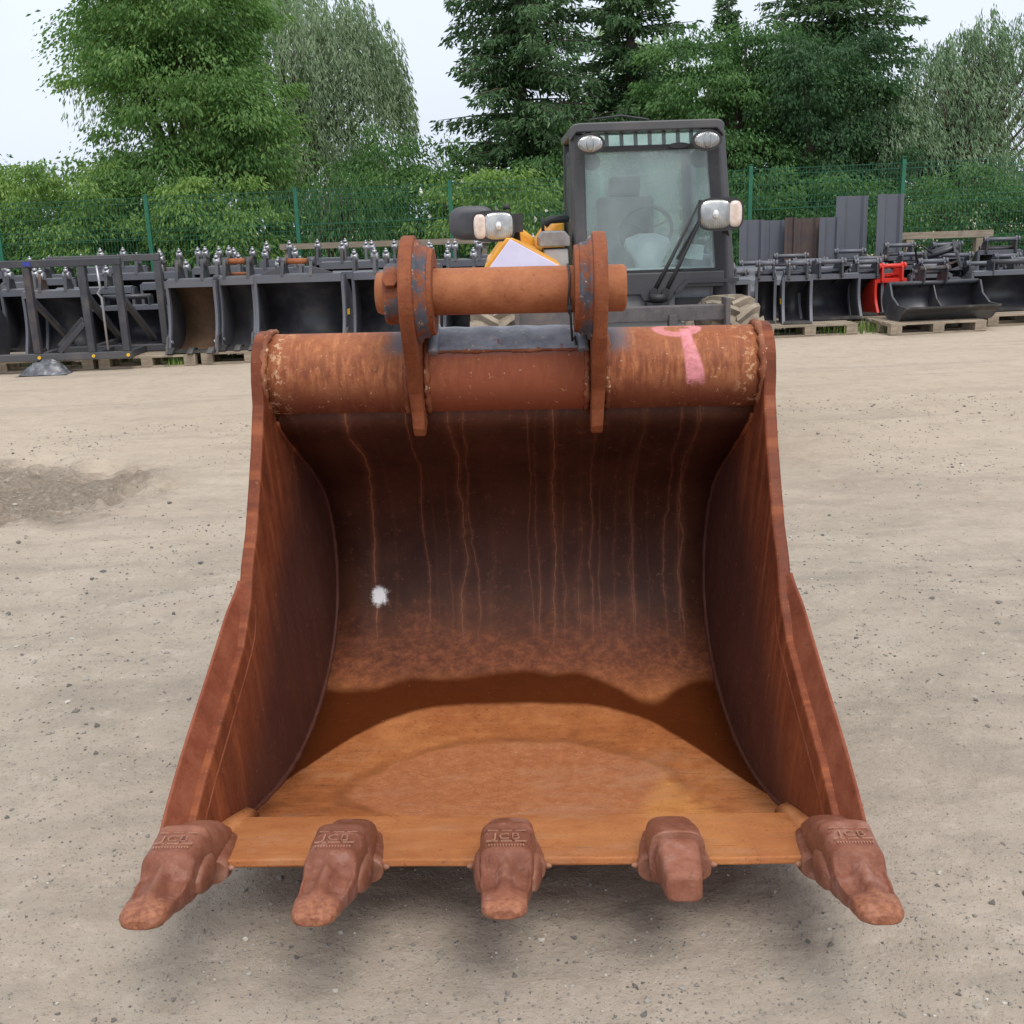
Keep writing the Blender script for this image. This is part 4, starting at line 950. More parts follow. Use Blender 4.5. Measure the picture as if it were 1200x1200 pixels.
g = G('clear_orange_lens'); v = g.obj(); M['orange'] = g.fin(g.mix(g.ss(g.noise(v, 25, 3), .4, .6), (.62, .48, .40), (.74, .62, .54)), .15, spec=.7)
TX, TY = .72, 7.5
T = thing('telehandler', 'yellow and dark grey telehandler with a glazed cab parked behind the rusty bucket', 'telehandler', (TX, TY, 0))
def tp(x, y, z): return (x-TX, y-TY, z)
def tpart(name, mat, fn, parent=T, bevel=0, seg=2, **k):
    mb = MB(); fn(mb); return mb.build(name, M[mat], parent, bevel=bevel, seg=seg, **k)
def ext(mb, pts, y0, y1):       # polygon in (x,z), extruded along y
    n = len(pts); A = [tp(x, y0, z) for x, z in pts]; B = [tp(x, y1, z) for x, z in pts]
    mb.add(A+B, [tuple(range(n)), tuple(range(n, 2*n))[::-1]]+[(i, i+n, (i+1) % n+n, (i+1) % n) for i in range(n)])
# cab frame
tpart('pillar', 'cab', lambda m: m.bar(tp(.525, 7.48, 1.02), tp(.515, 7.56, 2.12), .090, .12), bevel=.018, seg=3)
tpart('pillar', 'cab', lambda m: m.bar(tp(1.525, 7.48, 1.02), tp(1.440, 7.56, 2.12), .090, .12), bevel=.018, seg=3)
tpart('pillar', 'cab', lambda m: m.bar(tp(.525, 8.70, 1.0), tp(.525, 8.62, 2.12), .08, .10), bevel=.01)
tpart('pillar', 'cab', lambda m: m.bar(tp(1.50, 8.70, 1.0), tp(1.44, 8.62, 2.12), .08, .10), bevel=.01)
tpart('rear_header', 'cab', lambda m: m.bar(tp(.56, 8.60, 2.115), tp(1.40, 8.60, 2.115), .03))
def roof(m):
    for y0, y1, z0, z1, i in ((7.50, 7.60, 2.128, 2.185, 0),):
        ext(m, [(.468, 2.075), (.468, 2.155), (.485, 2.178), (.53, 2.186), (1.43, 2.186), (1.468, 2.178), (1.487, 2.155), (1.487, 2.075), (1.44, 2.128), (.51, 2.128)], 7.46, 7.62)
    for x0, x1 in ((.475, .54), (1.41, 1.478)): ext(m, [(x0, 2.12), (x0, 2.17), (x0+.012, 2.18), (x1-.012, 2.18), (x1, 2.17), (x1, 2.12)], 7.625, 8.62)
    ext(m, [(.475, 2.13), (.475, 2.17), (.49, 2.18), (1.46, 2.18), (1.478, 2.17), (1.478, 2.13)], 8.625, 8.72)
rf = tpart('roof', 'cab', roof, bevel=.008)
tpart('roof_window', 'glass', lambda m: m.box(tp(.975, 8.12, 2.150), (.86, .985, .006)))
tpart('roof_rail', 'rubber', lambda m: m.tube([tp(.60, 7.6, 2.18), tp(.61, 7.6, 2.215), tp(.82, 7.6, 2.235), tp(1.0, 7.6, 2.205), tp(1.02, 7.6, 2.185)], .008, 6), parent=rf)
tpart('roof_rail', 'rubber', lambda m: m.tube([tp(.64, 7.9, 2.18), tp(.66, 7.9, 2.21), tp(.95, 7.9, 2.215), tp(1.15, 7.9, 2.185)], .008, 6), parent=rf)
# guard slats in the upper window
tpart('sky_backing', 'palesky', lambda m: m.box(tp(.975, 7.80, 2.075), (.80, .01, .11), (rad(-25), 0, 0)))  # added pale panel, stands in for bright sky seen between the slats
tpart('header_bar', 'rubber', lambda m: m.bar(tp(.57, 7.555, 2.022), tp(1.40, 7.555, 2.022), .03, .035))
sl0 = tpart('guard_slat', 'blackrust', lambda m: m.bar(tp(0+TX, 7.57, 2.03), tp(0+TX, 7.60, 2.125), .026, .012))
for k, x in enumerate((.72, .82, .915, 1.01, 1.105, 1.20, 1.29)):
    o = sl0 if k == 0 else sl0.copy()
    if k: link(o, T)
    o.location.x = x-TX
# glazing
def pane(m):
    q = [(.565, 1.235), (.60, 1.215), (1.42, 1.215), (1.475, 1.235), (1.487, 1.27), (1.405, 2.115), (.552, 2.115)]
    A = [tp(x, 7.485+.075*(z-1.2), z) for x, z in q]; B = [tp(x, 7.491+.075*(z-1.2), z) for x, z in q]; n = len(q)
    m.add(A+B, [tuple(range(n)), tuple(range(n, 2*n))[::-1]]+[(i, i+n, (i+1) % n+n, (i+1) % n) for i in range(n)])
tpart('windscreen', 'glass', pane)
tpart('rear_window', 'glass', lambda m: m.box(tp(.98, 8.66, 1.62), (.82, .006, .86)))
tpart('side_window', 'glass', lambda m: m.box(tp(.50, 8.1, 1.60), (.006, 1.05, .9)))
tpart('door_window', 'glass', lambda m: m.box(tp(1.488, 8.1, 1.62), (.006, 1.05, .9), (0, rad(-4), 0)))
tpart('window_seal', 'rubber', lambda m: (m.bar(tp(.556, 7.482, 1.23), tp(.556, 7.555, 2.11), .022, .022), m.bar(tp(1.482, 7.482, 1.26), tp(1.400, 7.555, 2.11), .026, .022), m.bar(tp(.57, 7.482, 1.215), tp(1.47, 7.482, 1.215), .02, .018)))
# interior
def seat(m):
    m.box(tp(.95, 8.35, 1.15), (.46, .45, .12)); m.box(tp(.95, 8.55, 1.45), (.44, .12, .55), (rad(-8), 0, 0)); m.box(tp(.95, 8.6, 1.80), (.24, .09, .16))
tpart('seat', 'rubber', seat, bevel=.03, seg=3)
def wheel(m):
    c = Vector(tp(1.02, 7.86, 1.48)); R = Euler((rad(-62), 0, 0)).to_matrix()
    pts = [c+R @ Vector((.185*math.cos(a), .185*math.sin(a), 0)) for a in np.linspace(0, 2*math.pi, 33)]; m.tube(pts, .015, 8, caps=False)
    for a in (rad(90), rad(205), rad(335)): m.bar(c, c+R @ Vector((.18*math.cos(a), .18*math.sin(a), 0)), .028, .012)
tpart('steering_wheel', 'rubber', wheel)
def column(m):
    m.loft([[tp(1.02+w*math.cos(a), 7.84-.18*(1-t)+d*math.sin(a)-.02, z) for a in np.linspace(0, 2*math.pi, 16, endpoint=False)] for t, z, w, d in ((0, 1.12, .09, .08), (.4, 1.27, .10, .08), (.7, 1.38, .17, .09), (.9, 1.43, .15, .07), (1, 1.46, .06, .05))])
tpart('steering_column', 'greyp', column)
tpart('dashboard', 'greyp', lambda m: (m.box(tp(1.02, 7.62, 1.12), (.86, .16, .22)), m.box(tp(1.38, 7.95, 1.2), (.14, .7, .22))), bevel=.03, seg=3)
tpart('cab_floor', 'rubber', lambda m: m.box(tp(1.0, 8.08, 1.0), (.98, 1.18, .05)))
tpart('rear_panel', 'cab', lambda m: m.box(tp(1.0, 8.68, 1.09), (.92, .05, .22)))
tpart('windscreen_sticker', 'paper', lambda m: m.box(tp(1.305, 7.505, 1.335), (.13, .004, .10), (rad(-4), rad(8), 0)))
tpart('windscreen_card', 'bluep', lambda m: m.box(tp(.655, 7.51, 1.345), (.055, .004, .055), (rad(-4), 0, 0)))
tpart('interior_mirror', 'rubber', lambda m: m.loft([[tp(1.36+.075*math.cos(a), y, 1.945+.062*math.sin(a)) for a in np.linspace(0, 2*math.pi, 24, endpoint=False)] for y in (7.60, 7.63)]))
tpart('interior_mirror', 'rubber', lambda m: m.loft([[tp(.62+.058*math.cos(a), y, 1.945+.055*math.sin(a)) for a in np.linspace(0, 2*math.pi, 24, endpoint=False)] for y in (7.60, 7.63)]))
tpart('sun_visor', 'rubber', lambda m: m.loft([[tp(1.20+.07*math.cos(a), y, 2.03+.018*math.sin(a)) for a in np.linspace(0, 2*math.pi, 20, endpoint=False)] for y in (7.522, 7.545)]))
# wipers
def wiper(x0, z0, x1, z1):
    def f(m):
        m.tube([tp(x0, 7.44, z0), tp(x0+.35*(x1-x0), 7.43, z0+.35*(z1-z0)), tp(x1, 7.47, z1)], [.016, .012, .007], 8); m.cyl(tp(x0, 7.40, z0), tp(x0, 7.48, z0), .030, 12)
    return f
w1_ = tpart('wiper_arm', 'rubber', wiper(1.02, 1.075, 1.335, 1.665)); w2_ = tpart('wiper_arm', 'rubber', wiper(1.10, 1.07, 1.395, 1.655))
tpart('wiper_blade', 'rubber', lambda m: m.bar(tp(1.185, 7.462, 1.29), tp(1.425, 7.497, 1.685), .016, .02), parent=w2_)
tpart('wiper_link', 'rubber', lambda m: m.bar(tp(1.325, 7.465, 1.668), tp(1.42, 7.465, 1.655), .012, .012), parent=w1_)
# lower cab front
def lower(m): ext(m, [(.485, 1.205), (1.54, 1.205), (1.565, 1.10), (1.20, 1.10), (1.13, 1.015), (.95, 1.015), (.93, 1.06), (.75, 1.06), (.72, 1.09), (.70, 1.06), (.66, 1.09), (.62, 1.06), (.49, 1.06)], 7.44, 7.56)
tpart('cab_front_panel', 'cab', lower, bevel=.006)
tpart('front_plate', 'dimgrey', lambda m: ext(m, [(.12, .86), (.12, 1.02), (.30, 1.10), (1.17, 1.075), (1.17, .86)], 7.475, 7.54))
tpart('hose_fitting', 'rubber', lambda m: (m.cyl(tp(1.04, 7.38, 1.02), tp(1.04, 7.38, 1.065), .055, 16), m.box(tp(1.04, 7.40, .98), (.15, .10, .06))))
def fend(m):
    q = [(1.16, 1.075), (1.235, 1.155), (1.60, 1.155), (1.60, 1.13), (1.25, 1.13), (1.19, 1.06)]
    A = [tp(x, 7.42, z) for x, z in q]; B = [tp(x, 8.0, z) for x, z in q]
    m.add(A+B, [(0, 1, 4, 5), (1, 2, 3, 4), (11, 10, 7, 6), (10, 9, 8, 7)]+[(i, i+6, (i+1) % 6+6, (i+1) % 6) for i in range(6)])
tpart('mudguard', 'cab', fend)
# lamps
def ell(m, cx, cz, rx, rz, prof, e=2.0, n=32, slant=0):
    m.loft([[tp(cx+rx*k*math.copysign(abs(math.cos(a))**(2/e), math.cos(a)), y+slant*math.cos(a), cz+rz*k*math.copysign(abs(math.sin(a))**(2/e), math.sin(a))) for a in np.linspace(0, 2*math.pi, n, endpoint=False)] for y, k in prof])
for x in (.588, 1.352):
    wl_ = tpart('work_lamp', 'rubber', lambda m: ell(m, x, 2.045, .098, .066, ((7.43, .55), (7.41, .85), (7.36, 1.0), (7.335, 1.0))))
    tpart('lens', 'lens', lambda m: ell(m, x, 2.045, .083, .053, ((7.345, 1.0), (7.331, .97), (7.328, .6), (7.327, .1))), parent=wl_)
    tpart('reflector', 'lens', lambda m: ell(m, x, 2.045, .026, .048, ((7.329, 1.0), (7.323, .8), (7.322, .1))), parent=wl_)
    tpart('bracket', 'rubber', lambda m: m.bar(tp(x, 7.42, 2.06), tp(x, 7.50, 2.13), .03))
def cluster(cx, cz, wd, ht, orange_side, y=7.25):
    h = tpart('headlamp', 'rubber', lambda m: ell(m, cx, cz, wd, ht, ((y+.14, .55), (y+.10, .9), (y+.02, 1.0), (y, 1.0)), 3.6))
    tpart('lens', 'lens', lambda m: ell(m, cx-orange_side*wd*.24, cz, wd*.68, ht*.87, ((y+.004, 1.0), (y-.006, .97), (y-.010, .7), (y-.011, .1)), 3.6), parent=h)
    lc = cx-orange_side*wd*.24
    tpart('bulb', 'lensrim', lambda m: ell(m, lc, cz, ht*.22, ht*.30, ((y-.008, 1.0), (y-.018, .8), (y-.021, .1))), parent=h)
    tpart('indicator', 'orange', lambda m: ell(m, cx+orange_side*wd*.62, cz, wd*.30, ht*.80, ((y+.004, 1.0), (y-.006, .95), (y-.009, .6), (y-.010, .1)), 3.0), parent=h)
    return h
cluster(-.060, 1.548, .142, .100, -1); cluster(1.435, 1.577, .150, .106, 1)
tpart('lamp_bracket', 'rubber', lambda m: (m.bar(tp(.08, 7.33, 1.60), tp(.10, 7.5, 1.35), .05), m.box(tp(.105, 7.30, 1.565), (.06, .06, .12)), m.cyl(tp(.03, 7.33, 1.65), tp(.03, 7.33, 1.685), .025, 10)))
tpart('lamp_bracket', 'rubber', lambda m: m.bar(tp(1.47, 7.36, 1.55), tp(1.52, 7.48, 1.45), .045))
mi = tpart('side_mirror', 'mirrorshell', lambda m: ell(m, -.205, 1.572, .155, .112, ((7.52, .86), (7.50, .98), (7.46, 1.0), (7.44, .90), (7.43, .6)), 3.2))
tpart('mirror_arm', 'rubber', lambda m: m.tube([tp(-.15, 7.44, 1.60), tp(-.05, 7.42, 1.62), tp(.08, 7.40, 1.60)], .018, 8), parent=mi)
# boom, bonnet, intake box
def wedge(m, y0, y1, P_): ext(m, P_, y0, y1)
tpart('boom_reflection_face', 'lav', lambda m: ext(m, [(-.115, 1.22), (-.09, 1.30), (.045, 1.468), (.36, 1.29), (.40, 1.22)], 6.98, 7.0), bevel=.004)  # lilac front face paints the sky reflected on the yellow boom
tpart('boom', 'yellow', lambda m: (m.add([tp(-.145, 7.02, 1.20), tp(-.125, 7.02, 1.30), tp(.02, 7.02, 1.475), tp(.06, 7.02, 1.475), tp(.36, 7.02, 1.30), tp(.42, 7.02, 1.20)]+[tp(-.14, 8.3, 1.20), tp(-.12, 8.3, 1.33), tp(.06, 8.3, 1.40), tp(.08, 8.3, 1.40), tp(.36, 8.3, 1.33), tp(.42, 8.3, 1.2)], [tuple(range(6)), tuple(range(6, 12))[::-1]]+[(i, i+6, (i+1) % 6+6, (i+1) % 6) for i in range(6)])), bevel=.008)
tpart('bonnet', 'yellow', lambda m: ext(m, [(-.12, .8), (-.12, 1.30), (.05, 1.515), (.12, 1.535), (.22, 1.46), (.24, .8)], 7.7, 9.6), bevel=.03, seg=3)
tpart('rear_bonnet', 'yellow', lambda m: ext(m, [(.2, .8), (.2, 1.30), (.40, 1.56), (.47, 1.57), (.47, .8)], 8.4, 10.2), bevel=.03, seg=3)
ib = tpart('intake_box', 'greyp', lambda m: ext(m, [(.275, 1.22), (.275, 1.385), (.44, 1.385), (.445, 1.22)], 7.45, 7.85), bevel=.012)
tpart('intake_lid', 'dimgrey', lambda m: ext(m, [(.245, 1.40), (.245, 1.46), (.275, 1.50), (.42, 1.50), (.452, 1.46), (.452, 1.40)], 7.43, 7.87), parent=ib, bevel=.008)
tpart('intake_pipe', 'rubber', lambda m: m.tube([tp(.30, 7.9, 1.54), tp(.34, 7.9, 1.575), tp(.47, 7.95, 1.58)], .028, 8))
tpart('aerial', 'rubber', lambda m: m.cyl(tp(.285, 7.8, 1.5), tp(.285, 7.8, 1.60), .012, 8))
# carriage beam and frame
cb = tpart('carriage_beam', 'beam', lambda m: m.box(tp(.725, 6.82, .985), (1.31, .08, .095)), bevel=.006)
for x in (.072, 1.388): tpart('end_plate', 'beam', lambda m: m.box(tp(x, 6.80, .95), (.028, .16, .25)), parent=cb, bevel=.004)
for x in (.56, 1.05): tpart('hook_plate', 'beam', lambda m: m.box(tp(x, 6.79, .86), (.05, .10, .24)), parent=cb)
tpart('lower_beam', 'beam', lambda m: m.box(tp(.725, 6.84, .55), (1.25, .08, .09)))
tpart('chassis', 'cab', lambda m: (m.box(tp(.72, 8.7, .68), (.95, 3.2, .42)), m.box(tp(.45, 6.98, .8), (.35, .35, .5))), bevel=.02)
tpart('front_axle', 'cab', lambda m: m.cyl(tp(.05, 7.45, .5), tp(1.40, 7.45, .5), .10, 14))
tpart('rear_axle', 'cab', lambda m: m.cyl(tp(.05, 9.8, .5), tp(1.40, 9.8, .5), .10, 14))
def tyre_mb(m, hw=.165, R=.485):
    prof = [(-hw*.75, .27), (-hw, .31), (-hw*1.03, .38), (-hw*.92, R-.02), (-hw*.6, R), (hw*.6, R), (hw*.92, R-.02), (hw*1.03, .38), (hw, .31), (hw*.75, .27)]
    n = 48; secs = []
    for k in range(n+1):
        a = 2*math.pi*k/n; secs.append([(x, r*math.cos(a), r*math.sin(a)) for x, r in prof])
    m.loft(secs, closed=False, caps=False)
    nl = 20
    for k in range(nl):
        for s in (-1, 1):
            a0 = 2*math.pi*(k+(.5 if s > 0 else 0))/nl; st = []
            for q in range(6):
                u = q/5; x = s*(-.015+u*(hw*1.02+.015)); a = a0-u**1.15*.36*1.0; r1 = R+.045-(.03*u**5); r0 = R-.03-(.06*u**5); da = .052+.012*u
                st.append([(x, r0*math.cos(a-da), r0*math.sin(a-da)), (x, r1*math.cos(a-da*.8), r1*math.sin(a-da*.8)), (x, r1*math.cos(a+da*.8), r1*math.sin(a+da*.8)), (x, r0*math.cos(a+da), r0*math.sin(a+da))])
            m.loft(st, smooth=False)
def rim_mb(m):
    m.loft([[(x, r*math.cos(a), r*math.sin(a)) for a in np.linspace(0, 2*math.pi, 32, endpoint=False)] for x, r in ((-.12, .10), (-.12, .27), (-.14, .29), (.14, .29), (.12, .27), (.04, .24), (.02, .10), (.05, .08), (.05, .01))])
w0 = None
for x, y in ((-.062, 7.22), (1.490, 7.22), (-.062, 9.8), (1.490, 9.8)):
    if w0 is None:
        w0 = thing('wheel', None, None, tp(x, y, .53)); w0.parent = T
        tpart('tyre', 'tyre', tyre_mb, parent=w0); tpart('rim', 'yellow', rim_mb, parent=w0)
    else:
        wn_ = w0.copy(); link(wn_, T); wn_.location = tp(x, y, .53); wn_.rotation_euler.x = x
        for c in kids(w0): d_ = c.copy(); link(d_, wn_)

# ------------------------------------------------------------------ trees
def leaf_mat(name, cols, trans=.36, nsc=.9):
    g = G(name); v = g.obj(); r = g.rnd(); n = g.noise(v, nsc, 4)
    f = g.add(g.mul(r, .6), g.mul(g.ss(n, .3, .7), .4)); c = g.ramp(f, [(i/(len(cols)-1), q) for i, q in enumerate(cols)])
    g.fin(c, .5, spec=.3); tl = g.n('ShaderNodeBsdfTranslucent'); g.set(tl.inputs[0], g.mix(1.0, c, (1.3, 1.5, .8), 'MULTIPLY')); ms = g.n('ShaderNodeMixShader'); ms.inputs[0].default_value = trans
    g.t.links.new(g.b.outputs[0], ms.inputs[1]); g.t.links.new(tl.outputs[0], ms.inputs[2]); g.t.links.new(ms.outputs[0], g.o.inputs[0]); return g.m
M['lf_walnut'] = leaf_mat('walnut_leaf', [(0.049, 0.110, 0.033), (0.090, 0.187, 0.052), (0.136, 0.246, 0.063), (0.255, 0.352, 0.109)])
M['lf_light'] = leaf_mat('light_green_leaf', [(0.076, 0.155, 0.038), (0.149, 0.259, 0.064), (0.281, 0.390, 0.105)])
M['lf_mid'] = leaf_mat('mid_green_leaf', [(0.037, 0.097, 0.032), (0.077, 0.168, 0.051), (0.137, 0.246, 0.070)])
M['lf_dark'] = leaf_mat('dark_green_leaf', [(0.021, 0.058, 0.028), (0.043, 0.101, 0.040), (0.081, 0.162, 0.061)])
M['lf_willow'] = leaf_mat('willow_leaf', [(0.117, 0.184, 0.105), (0.211, 0.290, 0.174), (0.365, 0.450, 0.305)], .3)
M['lf_silver'] = leaf_mat('silver_leaf', [(0.104, 0.183, 0.104), (0.191, 0.283, 0.167), (0.352, 0.437, 0.304)], .3)
M['lf_spruce'] = leaf_mat('spruce_needle', [(0.034, 0.078, 0.033), (0.069, 0.140, 0.055), (0.127, 0.216, 0.086)], .18)
M['lf_pale'] = leaf_mat('pale_far_leaf', [(0.221, 0.303, 0.210), (0.312, 0.400, 0.284), (0.442, 0.537, 0.395)], .3)
M['flower'] = flat('white_blossom', (.62, .62, .52), .7)
def unit(n): v = RNG.normal(size=(n, 3)); return v/np.linalg.norm(v, axis=1)[:, None]
def leaves(Pn, D, size, asp, jit=.5):
    """rhombic leaves at Pn pointing along D"""
    n = len(Pn); D = D+unit(n)*jit; D /= np.linalg.norm(D, axis=1)[:, None]
    S_ = np.cross(D, unit(n)); S_ /= np.linalg.norm(S_, axis=1)[:, None]+1e-9
    L = (size*.86*(.5+1.0*RNG.random(n)))[:, None]; Wd = L*asp
    N_ = np.cross(D, S_)*L*.10
    V = np.stack([Pn, Pn+D*L*.45+S_*Wd*.5+N_, Pn+D*L, Pn+D*L*.45-S_*Wd*.5+N_], 1)
    return V.reshape(-1, 3), np.arange(4*n).reshape(n, 4)
def trunk(mb, base, top, r, limbs=()):
    b, t = Vector(base), Vector(top)
    pts = [b.lerp(t, k/6)+Vector((random.uniform(-.08, .08), random.uniform(-.08, .08), 0))*(k > 0) for k in range(7)]
    mb.tube(pts, [r*(1.25 if k == 0 else 1)*(1-.75*k/6) for k in range(7)], 9)
    for l in limbs:
        f = random.uniform(.25, .7); a = b.lerp(t, f); e = Vector(l); m_ = a.lerp(e, .5)+Vector((0, 0, .25)); mb.tube([a, a.lerp(m_, .6), m_, e], [r*.5, r*.38, r*.26, r*.08], 6)
def broad(name, label, cat, x, y, blobs, ncl, per, sig, size, asp, mat, droop=.85, tr=.16, group='trees and bushes beyond the fence', flowers=0, fill=.35):
    """blobs: (cx,cy,cz,rx,ry,rz) ellipsoids in world space"""
    t = thing(name, label, cat, (x, y, 0), group=group)
    B = np.array(blobs); wts = np.cbrt(B[:, 3]*B[:, 4]*B[:, 5])**2; wts /= wts.sum()
    ci = RNG.choice(len(B), ncl, p=wts); u = unit(ncl); rr = np.where(RNG.random(ncl) < fill, .35+.5*RNG.random(ncl), .80+.22*RNG.random(ncl))
    az_ = np.arctan2(u[:, 1], u[:, 0]); rr = rr*(.72+.62*vnoise(az_*1.9+ci*7.1+40, u[:, 2]*3.1+9+ci, 77)); rr = np.where(RNG.random(ncl) < .08, rr*1.22, rr)
    C = B[ci, :3]+u*B[ci, 3:]*rr[:, None]; C[:, 2] = np.maximum(C[:, 2], .15)
    csz = .55+.9*RNG.random(ncl)
    pi_ = np.repeat(np.arange(ncl), per); n = len(pi_)
    off = np.clip(RNG.normal(size=(n, 3)), -1.9, 1.9)*np.array([1, 1, .42])*sig*.8*csz[pi_][:, None]
    off += np.abs(RNG.random((n, 1)))*0
    Pn = C[pi_]+off; out = u[pi_]*np.array([1, 1, .4]); Pn[:, 2] -= .30*sig*(np.linalg.norm(off[:, :2], axis=1)/sig)**2*.25
    Pn[:, 2] = np.maximum(Pn[:, 2], .03)
    D = out*.40+off/(sig+1e-6)*np.array([.45, .45, .15])+np.array([0, 0, -droop])
    V, Q_ = leaves(Pn-np.array([x, y, 0]), D, size, asp)
    np_mesh('crown', V, Q_, M[mat], t)
    mb = MB(); top = B[np.argmax(B[:, 2]), :3]; limbs = [tuple(C[k]-np.array([x, y, 0])) for k in RNG.choice(ncl, min(10, ncl), replace=False)]
    trunk(mb, (0, 0, -.05), (top[0]-x, top[1]-y, top[2]), tr, limbs); mb.build('trunk', M['bark'], t)
    if flowers:
        k = RNG.choice(n, flowers); V, Q_ = leaves(Pn[k]-np.array([x, y, 0])+np.array([0, -.08, .03]), np.tile([0, 0, 1.], (flowers, 1)), .10, .9); o = np_mesh('blossom', V, Q_, M['flower'], t); o['kind'] = 'stuff'
    return t
def spruce(label, x, y, Ht, R, z0=.8, mat='lf_spruce', dens=1.0, skip=.0, hang=.5):
    t = thing('spruce_tree', label, 'spruce', (x, y, 0), group='spruces beyond the fence')
    PV = []; DV = []; SV = []; mb = MB(); sd = random.random()*90; mb.tube([(0, 0, -.05), (0.03, 0, Ht*.5), (0, 0, Ht)], [.20, .12, .015], 8)
    z = z0
    while z < Ht-.15:
        f = 1-(z-z0)/(Ht-z0); L0 = R*(f**.75)*(.8+.25*random.random())+.15; nb = 3+int(2*f)
        a0 = random.random()*6.28
        for k in range(nb):
            if random.random() < skip: continue
            a = a0+6.283*k/nb+random.uniform(-.3, .3); L = L0*random.uniform(.75, 1.12)*(.55+.85*float(vnoise(np.float64(sd+a*1.1), np.float64(z*.9), 5))); zz = z+random.uniform(-.25, .25)
            ca, sa = math.cos(a), math.sin(a); bend = .24*L*(.2+f)*random.uniform(.5, 1.5)
            npt = max(4, int(L/.075*dens)); tt = (np.arange(npt)+RNG.random(npt))/npt
            bx = tt*L; bz = zz+.18*bx-bend*tt**2*1.5+.10*L*tt**5
            C = np.stack([bx*ca, bx*sa, bz], 1)
            mb.tube([(0, 0, zz), tuple(C[npt//2]), tuple(C[-1])], [.03*f+.012, .015, .005], 4, caps=False)
            for rep in range(10):
                side = RNG.choice([-1, 1], npt); ln = (.13+.30*(1-tt)*min(1, L/1.6))*(.5+.8*RNG.random(npt)); s_ = RNG.random(npt)*ln
                lat = np.stack([-sa*side, ca*side, np.zeros(npt)], 1)
                Pq = C+lat*(s_)[:, None]+np.array([ca, sa, 0])*(s_*.5)[:, None]; Pq[:, 2] -= (s_*.9+.12)*hang*RNG.random(npt)**1.5*1.3
                PV.append(Pq); DV.append(lat*.6+np.array([ca*.7, sa*.7, -hang]))
        z += random.uniform(.09, .15)
    Pn = np.concatenate(PV); D = np.concatenate(DV); V, Q_ = leaves(Pn, D, .165, .34, .75); np_mesh('crown', V, Q_, M[mat], t); mb.build('trunk', M['bark'], t); return t
def willow(label, x, y, dome, ns, lmin, lmax, size, mat, lean=(0, 0), asp=.24, den=20, zmin=.4, name='willow_tree'):
    t = thing(name, label, 'willow', (x, y, 0), group='trees and bushes beyond the fence'); Pn = []; Dn = []; mb = MB(); tops = []
    for (cx, cy, cz, rx, ry, rz, wt) in dome:
        for k in range(int(ns*wt)):
            u = unit(1)[0]; u[2] = abs(u[2])*1.0-.15; r = .75+.3*random.random()
            s = np.array([cx, cy, cz])+u*np.array([rx, ry, rz])*r; L = random.uniform(lmin, lmax)*(.6+.4*random.random()); L = min(L, max(.4, s[2]-zmin)); n = int(L*den)+6
            tt = RNG.random(n); o = np.array([u[0], u[1], 0])*.5
            P_ = s+np.outer(tt*L, [0, 0, -1])+np.outer((1-(1-tt)**2)*min(L, 1.2)*.45, o)+np.outer(tt, [lean[0], lean[1], 0])*L*.25+RNG.normal(size=(n, 3))*.035
            Pn.append(P_); Dn.append(np.tile([u[0]*.3+lean[0]*.4, u[1]*.3, -1.0], (n, 1)))
            if k % max(1, int(ns*wt/14)) == 0: tops.append(s)
    Pn = np.concatenate(Pn); Dn = np.concatenate(Dn); Pn[:, 2] = np.maximum(Pn[:, 2], .05); o_ = np.array([x, y, 0]); V, Q_ = leaves(Pn-o_, Dn, size, asp, .45); np_mesh('crown', V, Q_, M[mat], t)
    trunk(mb, (0, 0, -.05), tuple(np.array(dome[0][:3])-o_), .17, [tuple((s-o_)*np.array([.85, .85, .9])) for s in tops]); mb.build('trunk', M['bark'], t); return t
BT = 'broadleaf_tree'
broad(BT, 'big mid green walnut tree with broad crown, the largest tree on the left', 'tree', -6.4, 22.3,
      [(-6.35, 22.3, 4.0, 1.85, 1.7, 1.6), (-6.0, 22.3, 5.7, 1.55, 1.4, 1.2), (-6.3, 21.4, 2.1, 1.7, 1.3, 1.2), (-4.9, 21.6, 3.3, .8, 1.0, 1.2), (-7.2, 22.2, 5.1, .9, 1.0, 1.1)], 330, 260, .36, .105, .42, 'lf_walnut', tr=.24)
broad('bush', 'bright green bush right in front of the walnut trunk, leaning over the fence', 'bush', -4.9, 20.2, [(-4.9, 20.2, 1.1, 1.15, .9, 1.1), (-5.6, 20.0, 1.8, .7, .6, .6)], 93, 204, .26, 0.107, .42, 'lf_light', tr=.07)
broad('bush', 'yellowish green bush behind the fence left of the walnut foot', 'bush', -8.3, 20.6, [(-8.3, 20.6, 1.9, 1.7, 1.0, 1.0), (-9.6, 20.8, 1.5, 1.2, .9, 1.2), (-7.4, 20.2, 1.0, 1.0, .8, 1.0)], 187, 204, .27, 0.103, .42, 'lf_light', tr=.08)
broad('bush', 'dense green bush at the left edge of the picture', 'bush', -11.8, 22.5, [(-11.9, 22.5, 1.9, 1.7, 1.3, 1.7), (-11.2, 22.4, 2.6, .9, .8, .9)], 172, 187, .30, 0.103, .45, 'lf_mid', tr=.1)
willow('pale grey green weeping willow behind the walnut tree', -5.6, 27.5, [(-4.75, 27.5, 5.2, 2.5, 2.2, 2.6, 1.0), (-6.8, 28, 6.6, 3.0, 2.2, 1.9, .8), (-9.0, 28.5, 5.9, 1.5, 1.4, 1.5, .22), (-3.4, 27, 5.0, 1.3, 1.2, 1.9, .5), (-4.6, 26.5, 3.4, 1.6, 1.2, 1.4, .45)], 620, 1.0, 2.9, .15, 'lf_willow')
willow('wispy pale willow at the far left edge of the picture', -14.8, 27, [(-14.6, 27, 3.6, 1.5, 1.5, 1.6, 1.0)], 130, .8, 2.4, .17, 'lf_willow')
